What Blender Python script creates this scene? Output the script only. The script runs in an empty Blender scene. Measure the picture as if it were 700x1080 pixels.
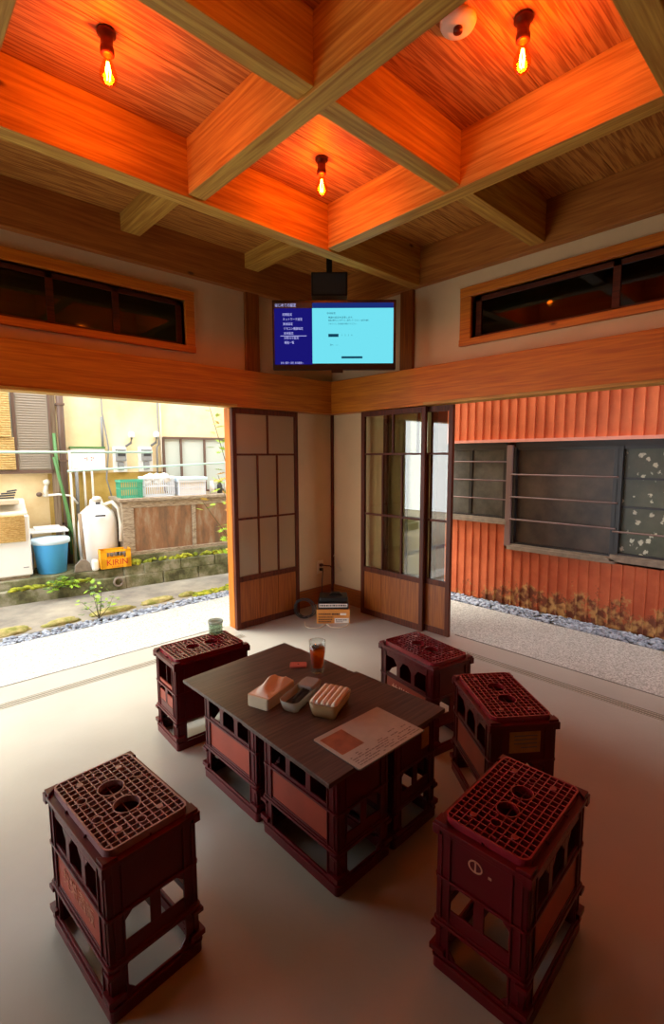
import bpy, bmesh, math, random
from math import radians as R, sin, cos, pi
from mathutils import Vector, Matrix
random.seed(7)
S = bpy.context.scene
COL = S.collection

# ------------------------------------------------------------------ materials
def lin(c):
    return tuple(((v/255)/12.92 if v/255 <= .04045 else ((v/255+.055)/1.055)**2.4) for v in c)
def new(name):
    m = bpy.data.materials.new(name); m.use_nodes = True
    return m, m.node_tree.nodes, m.node_tree.links, m.node_tree.nodes['Principled BSDF']
def plain(name, rgb, rough=.5, metal=0, spec=.5, noise=0, nscale=20, bump=0, coat=0, emit=None, es=1, bscale=None):
    m, N, L, b = new(name)
    c = lin(rgb)
    b.inputs['Base Color'].default_value = (*c, 1); b.inputs['Roughness'].default_value = rough
    b.inputs['Metallic'].default_value = metal; b.inputs['Specular IOR Level'].default_value = spec
    b.inputs['Coat Weight'].default_value = coat
    if emit: b.inputs['Emission Color'].default_value = (*lin(emit), 1); b.inputs['Emission Strength'].default_value = es
    if noise or bump:
        t = N.new('ShaderNodeTexCoord'); n = N.new('ShaderNodeTexNoise'); n.inputs['Scale'].default_value = nscale
        n.inputs['Detail'].default_value = 6; L.new(t.outputs['Object'], n.inputs['Vector'])
        if noise:
            r = N.new('ShaderNodeValToRGB'); r.color_ramp.elements[0].position = .3; r.color_ramp.elements[1].position = .7
            r.color_ramp.elements[0].color = (*[v*(1-noise) for v in c], 1); r.color_ramp.elements[1].color = (*[min(1, v*(1+noise*.6)) for v in c], 1)
            L.new(n.outputs['Fac'], r.inputs['Fac']); L.new(r.outputs['Color'], b.inputs['Base Color'])
        if bump:
            n2 = N.new('ShaderNodeTexNoise'); n2.inputs['Scale'].default_value = bscale or nscale*3; n2.inputs['Detail'].default_value = 4
            L.new(t.outputs['Object'], n2.inputs['Vector'])
            u = N.new('ShaderNodeBump'); u.inputs['Strength'].default_value = bump; u.inputs['Distance'].default_value = .01
            L.new(n2.outputs['Fac'], u.inputs['Height']); L.new(u.outputs['Normal'], b.inputs['Normal'])
    return m
def wood(name, c1, c2, axis='x', scale=1.0, rough=.5, knots=True, contrast=1.0, spec=.4, bump=.15, dist=3.5):
    """grain lines stretched along one axis"""
    m, N, L, b = new(name)
    t = N.new('ShaderNodeTexCoord'); mp = N.new('ShaderNodeMapping')
    s = {'x': (.45, 11, 11), 'y': (11, .45, 11), 'z': (11, 11, .45)}[axis]
    mp.inputs['Scale'].default_value = tuple(v*scale for v in s)
    L.new(t.outputs['Object'], mp.inputs['Vector'])
    n = N.new('ShaderNodeTexNoise'); n.inputs['Scale'].default_value = 1.2; n.inputs['Detail'].default_value = 3; n.inputs['Distortion'].default_value = .35
    L.new(mp.outputs['Vector'], n.inputs['Vector'])
    mul = N.new('ShaderNodeMath'); mul.operation = 'MULTIPLY'; mul.inputs[1].default_value = dist*10
    L.new(n.outputs['Fac'], mul.inputs[0])
    sn = N.new('ShaderNodeMath'); sn.operation = 'SINE'; L.new(mul.outputs[0], sn.inputs[0])
    f = N.new('ShaderNodeTexNoise'); f.inputs['Scale'].default_value = 9; f.inputs['Detail'].default_value = 5
    L.new(mp.outputs['Vector'], f.inputs['Vector'])
    ma = N.new('ShaderNodeMath'); ma.operation = 'MULTIPLY_ADD'; ma.inputs[1].default_value = .22*contrast; L.new(sn.outputs[0], ma.inputs[0]); L.new(f.outputs['Fac'], ma.inputs[2])
    r = N.new('ShaderNodeValToRGB'); r.color_ramp.elements[0].position = .28; r.color_ramp.elements[1].position = .72
    r.color_ramp.elements[0].color = (*lin(c2), 1); r.color_ramp.elements[1].color = (*lin(c1), 1)
    L.new(ma.outputs[0], r.inputs['Fac'])
    out = r.outputs['Color']
    if knots:
        v = N.new('ShaderNodeTexVoronoi'); v.inputs['Scale'].default_value = 1
        mk = N.new('ShaderNodeMapping'); sk = {'x': (2.2, 5, 5), 'y': (5, 2.2, 5), 'z': (5, 5, 2.2)}[axis]; mk.inputs['Scale'].default_value = sk
        L.new(t.outputs['Object'], mk.inputs['Vector']); L.new(mk.outputs['Vector'], v.inputs['Vector'])
        kr = N.new('ShaderNodeValToRGB'); kr.color_ramp.elements[0].position = .03; kr.color_ramp.elements[1].position = .075
        kr.color_ramp.elements[0].color = (1, 1, 1, 1); kr.color_ramp.elements[1].color = (0, 0, 0, 1)
        L.new(v.outputs['Distance'], kr.inputs['Fac'])
        mx = N.new('ShaderNodeMix'); mx.data_type = 'RGBA'; L.new(kr.outputs['Color'], mx.inputs[0]); L.new(out, mx.inputs[6])
        mx.inputs[7].default_value = (*[v*.35 for v in lin(c2)], 1); out = mx.outputs[2]
    L.new(out, b.inputs['Base Color'])
    b.inputs['Roughness'].default_value = rough; b.inputs['Specular IOR Level'].default_value = spec
    u = N.new('ShaderNodeBump'); u.inputs['Strength'].default_value = bump; u.inputs['Distance'].default_value = .004
    L.new(ma.outputs[0], u.inputs['Height']); L.new(u.outputs['Normal'], b.inputs['Normal'])
    return m
def glass(name, tint=(255, 255, 255), ior=1.5, rough=0.0, haze=0.0, hazecol=(220, 215, 200), gl=1.0):
    """thin pane: see-through plus fresnel reflection, optional frosting"""
    m = bpy.data.materials.new(name); m.use_nodes = True; N = m.node_tree.nodes; L = m.node_tree.links
    N.clear(); o = N.new('ShaderNodeOutputMaterial')
    tr = N.new('ShaderNodeBsdfTransparent'); tr.inputs[0].default_value = (*lin(tint), 1)
    base = tr
    if haze:
        tl = N.new('ShaderNodeBsdfTranslucent'); tl.inputs[0].default_value = (*lin(hazecol), 1)
        df = N.new('ShaderNodeBsdfDiffuse'); df.inputs[0].default_value = (*lin(hazecol), 1)
        a = N.new('ShaderNodeMixShader'); a.inputs[0].default_value = .5; L.new(tl.outputs[0], a.inputs[1]); L.new(df.outputs[0], a.inputs[2])
        c = N.new('ShaderNodeMixShader'); c.inputs[0].default_value = haze; L.new(tr.outputs[0], c.inputs[1]); L.new(a.outputs[0], c.inputs[2]); base = c
    g = N.new('ShaderNodeBsdfGlossy'); g.inputs['Roughness'].default_value = rough; g.inputs['Color'].default_value = (gl, gl, gl, 1)
    fr = N.new('ShaderNodeFresnel'); geo = N.new('ShaderNodeNewGeometry'); ms = N.new('ShaderNodeMapRange'); ms.inputs[3].default_value = ior; ms.inputs[4].default_value = 1/ior
    L.new(geo.outputs['Backfacing'], ms.inputs[0]); L.new(ms.outputs[0], fr.inputs['IOR'])
    mx = N.new('ShaderNodeMixShader'); L.new(fr.outputs[0], mx.inputs[0]); L.new(base.outputs[0], mx.inputs[1]); L.new(g.outputs[0], mx.inputs[2])
    L.new(mx.outputs[0], o.inputs[0])
    return m
def emis(name, rgb, s):
    m = bpy.data.materials.new(name); m.use_nodes = True; N = m.node_tree.nodes; L = m.node_tree.links
    N.clear(); o = N.new('ShaderNodeOutputMaterial'); e = N.new('ShaderNodeEmission')
    e.inputs[0].default_value = (*lin(rgb), 1); e.inputs[1].default_value = s; L.new(e.outputs[0], o.inputs[0]); return m
def mixmat(name, c1, c2, scale, pos=(.45, .6), rough=.9, bump=.4, c3=None, axis_scale=(1, 1, 1), bscale=60):
    m, N, L, b = new(name)
    t = N.new('ShaderNodeTexCoord'); mp = N.new('ShaderNodeMapping'); mp.inputs['Scale'].default_value = axis_scale
    L.new(t.outputs['Object'], mp.inputs['Vector'])
    n = N.new('ShaderNodeTexNoise'); n.inputs['Scale'].default_value = scale; n.inputs['Detail'].default_value = 7; n.inputs['Roughness'].default_value = .65
    L.new(mp.outputs['Vector'], n.inputs['Vector'])
    r = N.new('ShaderNodeValToRGB'); e = r.color_ramp.elements
    e[0].position, e[1].position = pos; e[0].color = (*lin(c1), 1); e[1].color = (*lin(c2), 1)
    if c3: q = e.new((pos[0]+pos[1])/2); q.color = (*lin(c3), 1)
    L.new(n.outputs['Fac'], r.inputs['Fac']); L.new(r.outputs['Color'], b.inputs['Base Color'])
    b.inputs['Roughness'].default_value = rough
    n2 = N.new('ShaderNodeTexNoise'); n2.inputs['Scale'].default_value = bscale; n2.inputs['Detail'].default_value = 5
    L.new(t.outputs['Object'], n2.inputs['Vector'])
    u = N.new('ShaderNodeBump'); u.inputs['Strength'].default_value = bump; u.inputs['Distance'].default_value = .01
    L.new(n2.outputs['Fac'], u.inputs['Height']); L.new(u.outputs['Normal'], b.inputs['Normal'])
    return m

BEAMC = ((212, 170, 78), (168, 116, 42))
M = {}
for a in 'xyz':
    M['beam_'+a] = wood('cedar beam '+a, *BEAMC, axis=a, scale=1.0, contrast=.45)
    M['lintel_'+a] = wood('amber lintel '+a, (208, 122, 24), (176, 92, 12), axis=a, scale=1.1, contrast=.5)
    M['dark_'+a] = wood('dark stained wood '+a, (100, 46, 20), (64, 26, 12), axis=a, scale=1.3, knots=False, rough=.45, spec=.25, contrast=.4)
    M['panelwood_'+a] = wood('door panel wood '+a, (160, 92, 34), (118, 60, 20), axis=a, scale=1.2, knots=False, rough=.4, contrast=.3)
M['ceil'] = wood('cedar ceiling boards', (206, 146, 70), (156, 92, 36), axis='x', scale=2.2, contrast=1.0)
M['girt'] = wood('girt wood', (182, 112, 46), (146, 82, 28), axis='x', scale=1.0, contrast=.4)
M['girt_y'] = wood('girt wood y', (188, 120, 48), (150, 86, 30), axis='y', scale=1.0, contrast=.4)
M['plaster'] = plain('cream plaster', (214, 186, 142), .9, noise=.06, nscale=4, bump=.1, bscale=180)
M['backwall'] = plain('tan back wall', (150, 112, 74), .9, noise=.1, nscale=3)
M['trimwood'] = wood('window frame wood', (206, 140, 70), (160, 94, 40), axis='x', scale=1.5, knots=False)
M['darkroom'] = plain('dark recess', (16, 13, 10), .9)
M['dimglass'] = glass('dark transom glass', (90, 90, 80), 1.45, .05)  # tint carries the eave shade seen through the transoms
M['paneglass'] = glass('clear pane', (240, 240, 230), 1.75, .01)
M['frosted'] = glass('frosted pane', (235, 225, 205), 1.6, .12, haze=.4, hazecol=(236, 222, 190))
M['curtain'] = plain('pale cloth', (225, 215, 180), .9)
# floor
def floor_mat():
    m, N, L, b = new('polished concrete')
    t = N.new('ShaderNodeTexCoord')
    n = N.new('ShaderNodeTexNoise'); n.inputs['Scale'].default_value = 1.6; n.inputs['Detail'].default_value = 4
    L.new(t.outputs['Object'], n.inputs['Vector'])
    r = N.new('ShaderNodeValToRGB'); e = r.color_ramp.elements; e[0].position = .3; e[1].position = .72
    e[0].color = (*lin((156, 153, 143)), 1); e[1].color = (*lin((170, 167, 157)), 1)
    L.new(n.outputs['Fac'], r.inputs['Fac']); L.new(r.outputs['Color'], b.inputs['Base Color'])
    n2 = N.new('ShaderNodeTexNoise'); n2.inputs['Scale'].default_value = 7; n2.inputs['Detail'].default_value = 6
    L.new(t.outputs['Object'], n2.inputs['Vector'])
    mr = N.new('ShaderNodeMapRange'); mr.inputs[3].default_value = .26; mr.inputs[4].default_value = .32
    L.new(n2.outputs['Fac'], mr.inputs[0]); L.new(mr.outputs[0], b.inputs['Roughness'])
    u = N.new('ShaderNodeBump'); u.inputs['Strength'].default_value = .06; u.inputs['Distance'].default_value = .01
    n3 = N.new('ShaderNodeTexNoise'); n3.inputs['Scale'].default_value = 45; n3.inputs['Detail'].default_value = 5
    L.new(t.outputs['Object'], n3.inputs['Vector']); L.new(n3.outputs['Fac'], u.inputs['Height']); L.new(u.outputs['Normal'], b.inputs['Normal'])
    return m
M['floor'] = floor_mat()
M['sill'] = plain('smooth concrete sill', (206, 201, 188), .6, noise=.08, nscale=3)
M['track'] = plain('door track metal', (176, 170, 154), .4, metal=.0)
M['groove'] = plain('track groove', (104, 100, 90), .7)
M['aggregate'] = mixmat('exposed aggregate', (128, 126, 118), (206, 203, 194), 90, (.35, .65), .9, .6, bscale=140)
M['asphalt'] = mixmat('wet asphalt', (112, 106, 98), (176, 166, 146), 2.2, (.35, .7), .75, .3, bscale=90)
M['earth'] = mixmat('earth bed', (92, 88, 80), (128, 122, 110), 12, (.3, .7), .95, .5)
M['pebble'] = mixmat('blue grey pebbles', (92, 100, 114), (176, 184, 196), 14, (.35, .65), .7, .1)
M['block'] = mixmat('mossy block wall', (74, 72, 44), (152, 146, 122), 5, (.38, .62), .95, .6, c3=(112, 112, 76))
M['moss'] = mixmat('moss', (86, 104, 20), (190, 186, 52), 14, (.35, .7), 1, .9)
M['mossstone'] = mixmat('mossy stone', (176, 160, 104), (116, 118, 44), 9, (.4, .62), .95, .7)
M['housewall'] = mixmat('cream mortar wall', (222, 194, 142), (244, 226, 182), 1.4, (.35, .65), .95, .15)
M['housewall_low'] = mixmat('stained yellow mortar', (184, 150, 66), (222, 190, 112), 2.2, (.35, .65), .95, .2)
M['corrug'] = plain('shutter metal', (168, 156, 140), .5)
M['brownmetal'] = plain('brown metal', (104, 80, 66), .5)
M['greywood'] = wood('weathered grey wood', (176, 156, 130), (112, 88, 66), axis='z', scale=.7, knots=False, rough=.85, contrast=.2)
M['greywood_x'] = wood('weathered grey wood x', (186, 170, 146), (126, 106, 84), axis='x', scale=2, knots=False, rough=.85, contrast=.5)
M['rustboard'] = mixmat('rust stained board', (112, 88, 66), (158, 140, 114), 3, (.35, .65), .9, .2, c3=(146, 104, 72), axis_scale=(3, 3, .8))
M['bamboo'] = wood('bamboo blind', (232, 202, 136), (200, 160, 92), axis='x', scale=6, knots=False, rough=.8)
M['white'] = plain('white plastic', (238, 236, 230), .45)
M['offwhite'] = plain('aged white plastic', (226, 218, 200), .5, noise=.06, nscale=6)
M['greyplastic'] = plain('grey plastic', (140, 140, 138), .5)
M['darkgrey'] = plain('dark grey', (52, 52, 54), .5)
M['black'] = plain('black plastic', (14, 13, 13), .35)
M['blue'] = plain('blue bucket plastic', (84, 180, 250), .4)
M['lidblue'] = plain('pale blue lid', (206, 228, 240), .4)
M['green'] = plain('green basket plastic', (74, 170, 136), .5)
M['greenhose'] = plain('green hose', (84, 130, 70), .5)
M['palemint'] = plain('mint pole', (178, 206, 190), .4)
M['yellow'] = plain('yellow crate', (250, 178, 14), .45)
M['redprint'] = plain('red print', (206, 40, 24), .5)
M['whitetub'] = plain('white tub', (232, 238, 246), .4)
M['cloth'] = plain('white cover cloth', (244, 242, 236), .9, bump=.5, nscale=8, bscale=12)
M['frost_window'] = plain('frosted window pane', (196, 204, 192), .25)
M['leaf'] = plain('young leaves', (150, 190, 40), .6); M['leaf'].node_tree.nodes['Principled BSDF'].inputs['Transmission Weight'].default_value = 0
M['leafdark'] = plain('dark leaves', (84, 116, 40), .6)
M['leafred'] = plain('rusty leaves', (210, 160, 70), .6)
M['stem'] = plain('plant stem', (90, 80, 50), .8)
# red building
M['redwall'] = mixmat('red painted corrugated iron', (196, 98, 54), (220, 120, 72), 3.5, (.35, .65), .55, .1)
def rustwall():
    m = mixmat('red iron with peeling foot', (192, 92, 50), (218, 116, 70), 3.5, (.35, .65), .6, .1)
    N, L = m.node_tree.nodes, m.node_tree.links; b = N['Principled BSDF']
    src = b.inputs['Base Color'].links[0].from_socket
    t = N.new('ShaderNodeTexCoord'); sp = N.new('ShaderNodeSeparateXYZ'); L.new(t.outputs['Object'], sp.inputs[0])
    n = N.new('ShaderNodeTexNoise'); n.inputs['Scale'].default_value = 7; n.inputs['Detail'].default_value = 8; n.inputs['Roughness'].default_value = .75
    L.new(t.outputs['Object'], n.inputs['Vector'])
    # worn paint lies near the foot of the wall, more of it towards -y
    mz = N.new('ShaderNodeMapRange'); mz.inputs[1].default_value = .0; mz.inputs[2].default_value = .5; mz.inputs[3].default_value = .20; mz.inputs[4].default_value = -.22
    L.new(sp.outputs['Z'], mz.inputs[0])
    my = N.new('ShaderNodeMapRange'); my.inputs[1].default_value = -.4; my.inputs[2].default_value = -1.4; my.inputs[3].default_value = -.2; my.inputs[4].default_value = 0
    L.new(sp.outputs['Y'], my.inputs[0])
    a = N.new('ShaderNodeMath'); L.new(n.outputs['Fac'], a.inputs[0]); L.new(mz.outputs[0], a.inputs[1])
    a2 = N.new('ShaderNodeMath'); L.new(a.outputs[0], a2.inputs[0]); L.new(my.outputs[0], a2.inputs[1])
    r = N.new('ShaderNodeValToRGB'); e = r.color_ramp.elements; e[0].position = .55; e[1].position = .62; e[0].color = (0, 0, 0, 1); e[1].color = (1, 1, 1, 1)
    L.new(a2.outputs[0], r.inputs['Fac'])
    n2 = N.new('ShaderNodeTexNoise'); n2.inputs['Scale'].default_value = 16; n2.inputs['Detail'].default_value = 5; L.new(t.outputs['Object'], n2.inputs['Vector'])
    r2 = N.new('ShaderNodeValToRGB'); e = r2.color_ramp.elements; e[0].position = .45; e[1].position = .6; e[0].color = (*lin((120, 62, 34)), 1); e[1].color = (*lin((206, 160, 96)), 1)
    L.new(n2.outputs['Fac'], r2.inputs['Fac'])
    mx = N.new('ShaderNodeMix'); mx.data_type = 'RGBA'; L.new(r.outputs['Color'], mx.inputs[0]); L.new(src, mx.inputs[6]); L.new(r2.outputs['Color'], mx.inputs[7])
    L.new(mx.outputs[2], b.inputs['Base Color'])
    return m
M['redfoot'] = rustwall()
M['flash'] = plain('pink faded flashing', (232, 158, 140), .5)
M['sillmetal'] = plain('weathered sill', (136, 122, 106), .7, noise=.25, nscale=20)
M['barmetal'] = plain('rusty bar', (124, 98, 92), .6)
M['winframe'] = plain('black window frame', (34, 30, 32), .4)
M['darkpane'] = mixmat('dusty dark pane', (40, 24, 18), (92, 74, 60), 2.2, (.35, .7), .4, .0)
M['dustpane'] = mixmat('dusty grey pane', (50, 48, 44), (104, 100, 92), 3.5, (.35, .7), .4, .0)
def flowerpane():
    m = mixmat('flower spotted pane', (64, 70, 52), (104, 104, 84), 2, (.35, .7), .4, 0)  # pale flower-like spots scattered over the pane colour
    N, L = m.node_tree.nodes, m.node_tree.links; b = N['Principled BSDF']; src = b.inputs['Base Color'].links[0].from_socket
    t = N.new('ShaderNodeTexCoord'); v = N.new('ShaderNodeTexVoronoi'); v.inputs['Scale'].default_value = 15
    L.new(t.outputs['Object'], v.inputs['Vector'])
    n = N.new('ShaderNodeTexNoise'); n.inputs['Scale'].default_value = 60; L.new(t.outputs['Object'], n.inputs['Vector'])
    a = N.new('ShaderNodeMath'); a.operation = 'MULTIPLY_ADD'; a.inputs[1].default_value = .5; L.new(n.outputs['Fac'], a.inputs[0]); L.new(v.outputs['Distance'], a.inputs[2])
    r = N.new('ShaderNodeValToRGB'); e = r.color_ramp.elements; e[0].position = .48; e[1].position = .56; e[0].color = (1, 1, 1, 1); e[1].color = (0, 0, 0, 1)
    L.new(a.outputs[0], r.inputs['Fac'])
    mx = N.new('ShaderNodeMix'); mx.data_type = 'RGBA'; L.new(r.outputs['Color'], mx.inputs[0]); L.new(src, mx.inputs[6]); mx.inputs[7].default_value = (*lin((206, 206, 184)), 1)
    L.new(mx.outputs[2], b.inputs['Base Color']); return m
M['flowerpane'] = flowerpane()
# crates
M['crate'] = plain('maroon crate plastic', (88, 2, 12), .32, noise=.12, nscale=9, spec=.35)
M['crategrid'] = plain('crate grid plastic', (138, 30, 42), .25, noise=.1, nscale=25, spec=.8)
M['sheengrid'] = plain('grey pink grid with painted sheen', (158, 116, 122), .3, noise=.1, nscale=25, spec=.8)  # window reflection on the bars painted into the base colour
M['cratepanel'] = plain('faded orange panel', (160, 58, 34), .45, noise=.18, nscale=9)
M['crateprint'] = plain('cream crate lettering', (236, 190, 160), .6)
M['wornprint'] = plain('worn crate lettering', (186, 122, 96), .6)
M['paperlabel'] = plain('old tan paper label', (176, 124, 66), .8, noise=.2, nscale=30)
M['board'] = wood('dark brown table board', (94, 70, 60), (62, 44, 38), axis='x', scale=1.5, knots=False, rough=.38, contrast=.4, bump=.05)
M['boardedge'] = plain('board edge', (84, 58, 44), .6)
M['tea'] = None
def tea():
    m = bpy.data.materials.new('iced tea'); m.use_nodes = True; N = m.node_tree.nodes; L = m.node_tree.links; N.clear()
    o = N.new('ShaderNodeOutputMaterial'); t = N.new('ShaderNodeBsdfTransparent'); t.inputs[0].default_value = (.85, .30, .05, 1)
    d = N.new('ShaderNodeBsdfTranslucent'); d.inputs[0].default_value = (.6, .16, .02, 1)
    mx = N.new('ShaderNodeMixShader'); mx.inputs[0].default_value = .4; L.new(t.outputs[0], mx.inputs[1]); L.new(d.outputs[0], mx.inputs[2]); L.new(mx.outputs[0], o.inputs[0]); return m
M['tea'] = tea()
M['tumbler'] = glass('tumbler glass', (246, 250, 250), 1.5, .0)
M['ice'] = glass('ice', (225, 235, 240), 1.35, .05, haze=.15)
M['jarglass'] = glass('jar glass', (225, 235, 225), 1.4, .02, haze=.22, hazecol=(190, 196, 180))
M['kraft'] = plain('kraft napkin paper', (208, 190, 160), .8, noise=.06, nscale=20)
M['kraftlight'] = plain('pale napkin paper', (228, 222, 212), .85)
M['towel'] = plain('rolled wet towel wrap', (222, 218, 206), .5)
M['tubclear'] = glass('milky tub', (215, 225, 220), 1.45, .15, haze=.55, hazecol=(206, 214, 204))
M['tubcream'] = glass('milky amber tub', (230, 215, 180), 1.45, .15, haze=.6, hazecol=(216, 196, 150))
M['menu'] = plain('laminated menu sheet', (176, 170, 162), .22, noise=.06, nscale=30, coat=.4)
M['menuprint'] = plain('menu brown photo print', (150, 86, 46), .3, noise=.3, nscale=25)
M['menutext'] = plain('menu text ink', (110, 96, 90), .4)
M['redcard'] = plain('brick red card', (176, 84, 70), .5)
M['carton'] = plain('orange carton', (208, 136, 60), .8, noise=.1, nscale=12)
M['cartonlabel'] = plain('white label', (224, 216, 204), .6)
M['ink'] = plain('dark ink', (40, 26, 22), .6)
M['outlet'] = plain('outlet plate', (226, 214, 184), .4)
M['cordred'] = plain('dark red cord', (70, 26, 22), .5)
M['screenblue'] = emis('screen navy', (24, 20, 112), .6)
M['screencyan'] = emis('screen cyan', (112, 220, 236), .60)
M['screenwhite'] = emis('screen text white', (170, 170, 225), .75)
M['screendark'] = emis('screen text dark', (20, 70, 96), .5)
M['screenbar'] = emis('screen top bar', (30, 50, 130), .45)
M['filament'] = emis('glowing filament', (255, 214, 90), 40)
M['bulbglass'] = glass('amber bulb glass', (255, 226, 150), 1.4, .0)
M['brass'] = plain('bronze socket', (96, 40, 18), .4, metal=.5)
M['detector'] = plain('white detector', (230, 222, 204), .5)

# ------------------------------------------------------------------ mesh helpers
class MB:
    def __init__(s): s.bm = bmesh.new(); s.mats = []
    def _m(s, mat):
        if mat is None: return 0
        if mat not in s.mats: s.mats.append(mat)
        return s.mats.index(mat)
    def box(s, x0, x1, y0, y1, z0, z1, mat=None, tx=None):
        x0, x1 = sorted((x0, x1)); y0, y1 = sorted((y0, y1)); z0, z1 = sorted((z0, z1))
        p = [Vector(q) for q in ((x0, y0, z0), (x1, y0, z0), (x1, y1, z0), (x0, y1, z0), (x0, y0, z1), (x1, y0, z1), (x1, y1, z1), (x0, y1, z1))]
        if tx: p = [tx @ q for q in p]
        v = [s.bm.verts.new(q) for q in p]; i = s._m(mat)
        for f in ((3, 2, 1, 0), (4, 5, 6, 7), (0, 1, 5, 4), (1, 2, 6, 5), (2, 3, 7, 6), (3, 0, 4, 7)):
            fc = s.bm.faces.new([v[k] for k in f]); fc.material_index = i
        return s
    def prism(s, pts, d0, d1, axis='z', mat=None, tx=None):
        """polygon pts (2D) extruded between d0,d1 along axis"""
        def P(a, b, d):
            q = Vector({'z': (a, b, d), 'y': (a, d, b), 'x': (d, a, b)}[axis]); return tx @ q if tx else q
        A = [s.bm.verts.new(P(a, b, d0)) for a, b in pts]; B = [s.bm.verts.new(P(a, b, d1)) for a, b in pts]
        i = s._m(mat); n = len(pts)
        for vs in (A[::-1], B): s.bm.faces.new(vs).material_index = i
        for k in range(n): s.bm.faces.new((A[k], A[(k+1) % n], B[(k+1) % n], B[k])).material_index = i
        return s
    def ring(s, outer, inner, z0, z1, mat=None):
        n = len(outer); i = s._m(mat)
        V_ = [[s.bm.verts.new((a, b, z)) for a, b in loop] for loop, z in ((outer, z0), (inner, z0), (outer, z1), (inner, z1))]
        for k in range(n):
            j = (k+1) % n
            for q in ((V_[0][k], V_[0][j], V_[2][j], V_[2][k]), (V_[1][j], V_[1][k], V_[3][k], V_[3][j]), (V_[2][k], V_[2][j], V_[3][j], V_[3][k]), (V_[0][j], V_[0][k], V_[1][k], V_[1][j])):
                s.bm.faces.new(q).material_index = i
        return s
    def lathe(s, prof, seg=24, c=(0, 0, 0), mat=None, tx=None):
        i = s._m(mat); rings = []
        for r, z in prof:
            rings.append([s.bm.verts.new((tx @ Vector((r*cos(2*pi*k/seg)+c[0], r*sin(2*pi*k/seg)+c[1], z+c[2]))) if tx else (r*cos(2*pi*k/seg)+c[0], r*sin(2*pi*k/seg)+c[1], z+c[2])) for k in range(seg)])
        for a, b in zip(rings, rings[1:]):
            for k in range(seg):
                f = s.bm.faces.new((a[k], a[(k+1) % seg], b[(k+1) % seg], b[k])); f.material_index = i; f.smooth = True
        for rg, fl in ((rings[0], True), (rings[-1], False)):
            f = s.bm.faces.new(rg[::-1] if fl else rg); f.material_index = i
        return s
    def tube(s, pts, r, seg=8, mat=None, closed=False):
        i = s._m(mat); pts = [Vector(p) for p in pts]; n = len(pts); rings = []; up = Vector((0, 0, 1))
        for k, p in enumerate(pts):
            a = pts[(k-1) % n] if (k or closed) else p; b = pts[(k+1) % n] if (k < n-1 or closed) else p
            d = (b-a).normalized(); u = up if abs(d.z) < .95 else Vector((1, 0, 0))
            x = d.cross(u).normalized(); y = x.cross(d).normalized()
            rr = r[k] if isinstance(r, (list, tuple)) else r
            rings.append([s.bm.verts.new(p+x*rr*cos(2*pi*q/seg)+y*rr*sin(2*pi*q/seg)) for q in range(seg)])
        m = n if closed else n-1
        for k in range(m):
            a, b = rings[k], rings[(k+1) % n]
            for q in range(seg):
                f = s.bm.faces.new((a[q], a[(q+1) % seg], b[(q+1) % seg], b[q])); f.material_index = i; f.smooth = True
        if not closed:
            s.bm.faces.new(rings[0]).material_index = i; s.bm.faces.new(rings[-1][::-1]).material_index = i
        return s
    def blob(s, c, rad, sub=1, mat=None, jit=0):
        i = s._m(mat)
        g = bmesh.ops.create_icosphere(s.bm, subdivisions=sub, radius=1)
        for v in g['verts']:
            j = 1+random.uniform(-jit, jit)
            v.co = Vector((v.co.x*rad[0]*j+c[0], v.co.y*rad[1]*j+c[1], v.co.z*rad[2]*j+c[2]))
        for f in {f for v in g['verts'] for f in v.link_faces}: f.material_index = i; f.smooth = True
        return s
    def quad(s, pts, mat=None):
        f = s.bm.faces.new([s.bm.verts.new(p) for p in pts]); f.material_index = s._m(mat); return s
    def build(s, name, mat=None, parent=None, bevel=0, tx=None, recalc=True):
        me = bpy.data.meshes.new(name)
        if recalc: bmesh.ops.recalc_face_normals(s.bm, faces=s.bm.faces[:])
        if tx: s.bm.transform(tx)
        s.bm.to_mesh(me); s.bm.free()
        if s.mats:
            for m in s.mats: me.materials.append(M[m] if isinstance(m, str) else m)
        else: me.materials.append(M[mat] if isinstance(mat, str) else mat)
        o = bpy.data.objects.new(name, me); COL.objects.link(o)
        if parent: o.parent = parent
        if bevel:
            b = o.modifiers.new('bevel', 'BEVEL'); b.width = bevel; b.segments = 2; b.limit_method = 'ANGLE'; b.angle_limit = R(40)
        return o
def tag(o, label=None, cat=None, group=None, kind=None):
    if label: o['label'] = label
    if cat: o['category'] = cat
    if group: o['group'] = group
    if kind: o['kind'] = kind
    return o
def empty(name, loc=(0, 0, 0), rz=0):
    o = bpy.data.objects.new(name, None); o.location = loc; o.rotation_euler = (0, 0, rz); o.empty_display_size = .1; COL.objects.link(o); return o
def struct(o): o['kind'] = 'structure'; return o
def copy_tree(o, parent=None):
    c = o.copy(); COL.objects.link(c)
    if parent: c.parent = parent
    for ch in list(o.children): copy_tree(ch, c)
    return c
def text(name, body, size, mat, parent, mtx, ext=.0006, align='CENTER', sx=1.0):
    cu = bpy.data.curves.new(name, 'FONT'); cu.body = body; cu.size = size; cu.extrude = ext; cu.align_x = align; cu.align_y = 'CENTER'
    t = bpy.data.objects.new(name, cu); COL.objects.link(t)
    bpy.context.view_layer.update()
    dg = bpy.context.evaluated_depsgraph_get()
    me = bpy.data.meshes.new_from_object(t.evaluated_get(dg)); bpy.data.objects.remove(t)
    me.transform(mtx @ Matrix.Diagonal((sx, 1, 1, 1))); me.materials.clear(); me.materials.append(M[mat])
    o = bpy.data.objects.new(name, me); COL.objects.link(o); o.parent = parent; return o
def basis(o, x, y):
    """matrix placing local XY plane with axes x,y at o"""
    x = Vector(x).normalized(); y = Vector(y).normalized(); z = x.cross(y)
    m = Matrix((x, y, z)).transposed().to_4x4(); m.translation = Vector(o); return m
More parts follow.
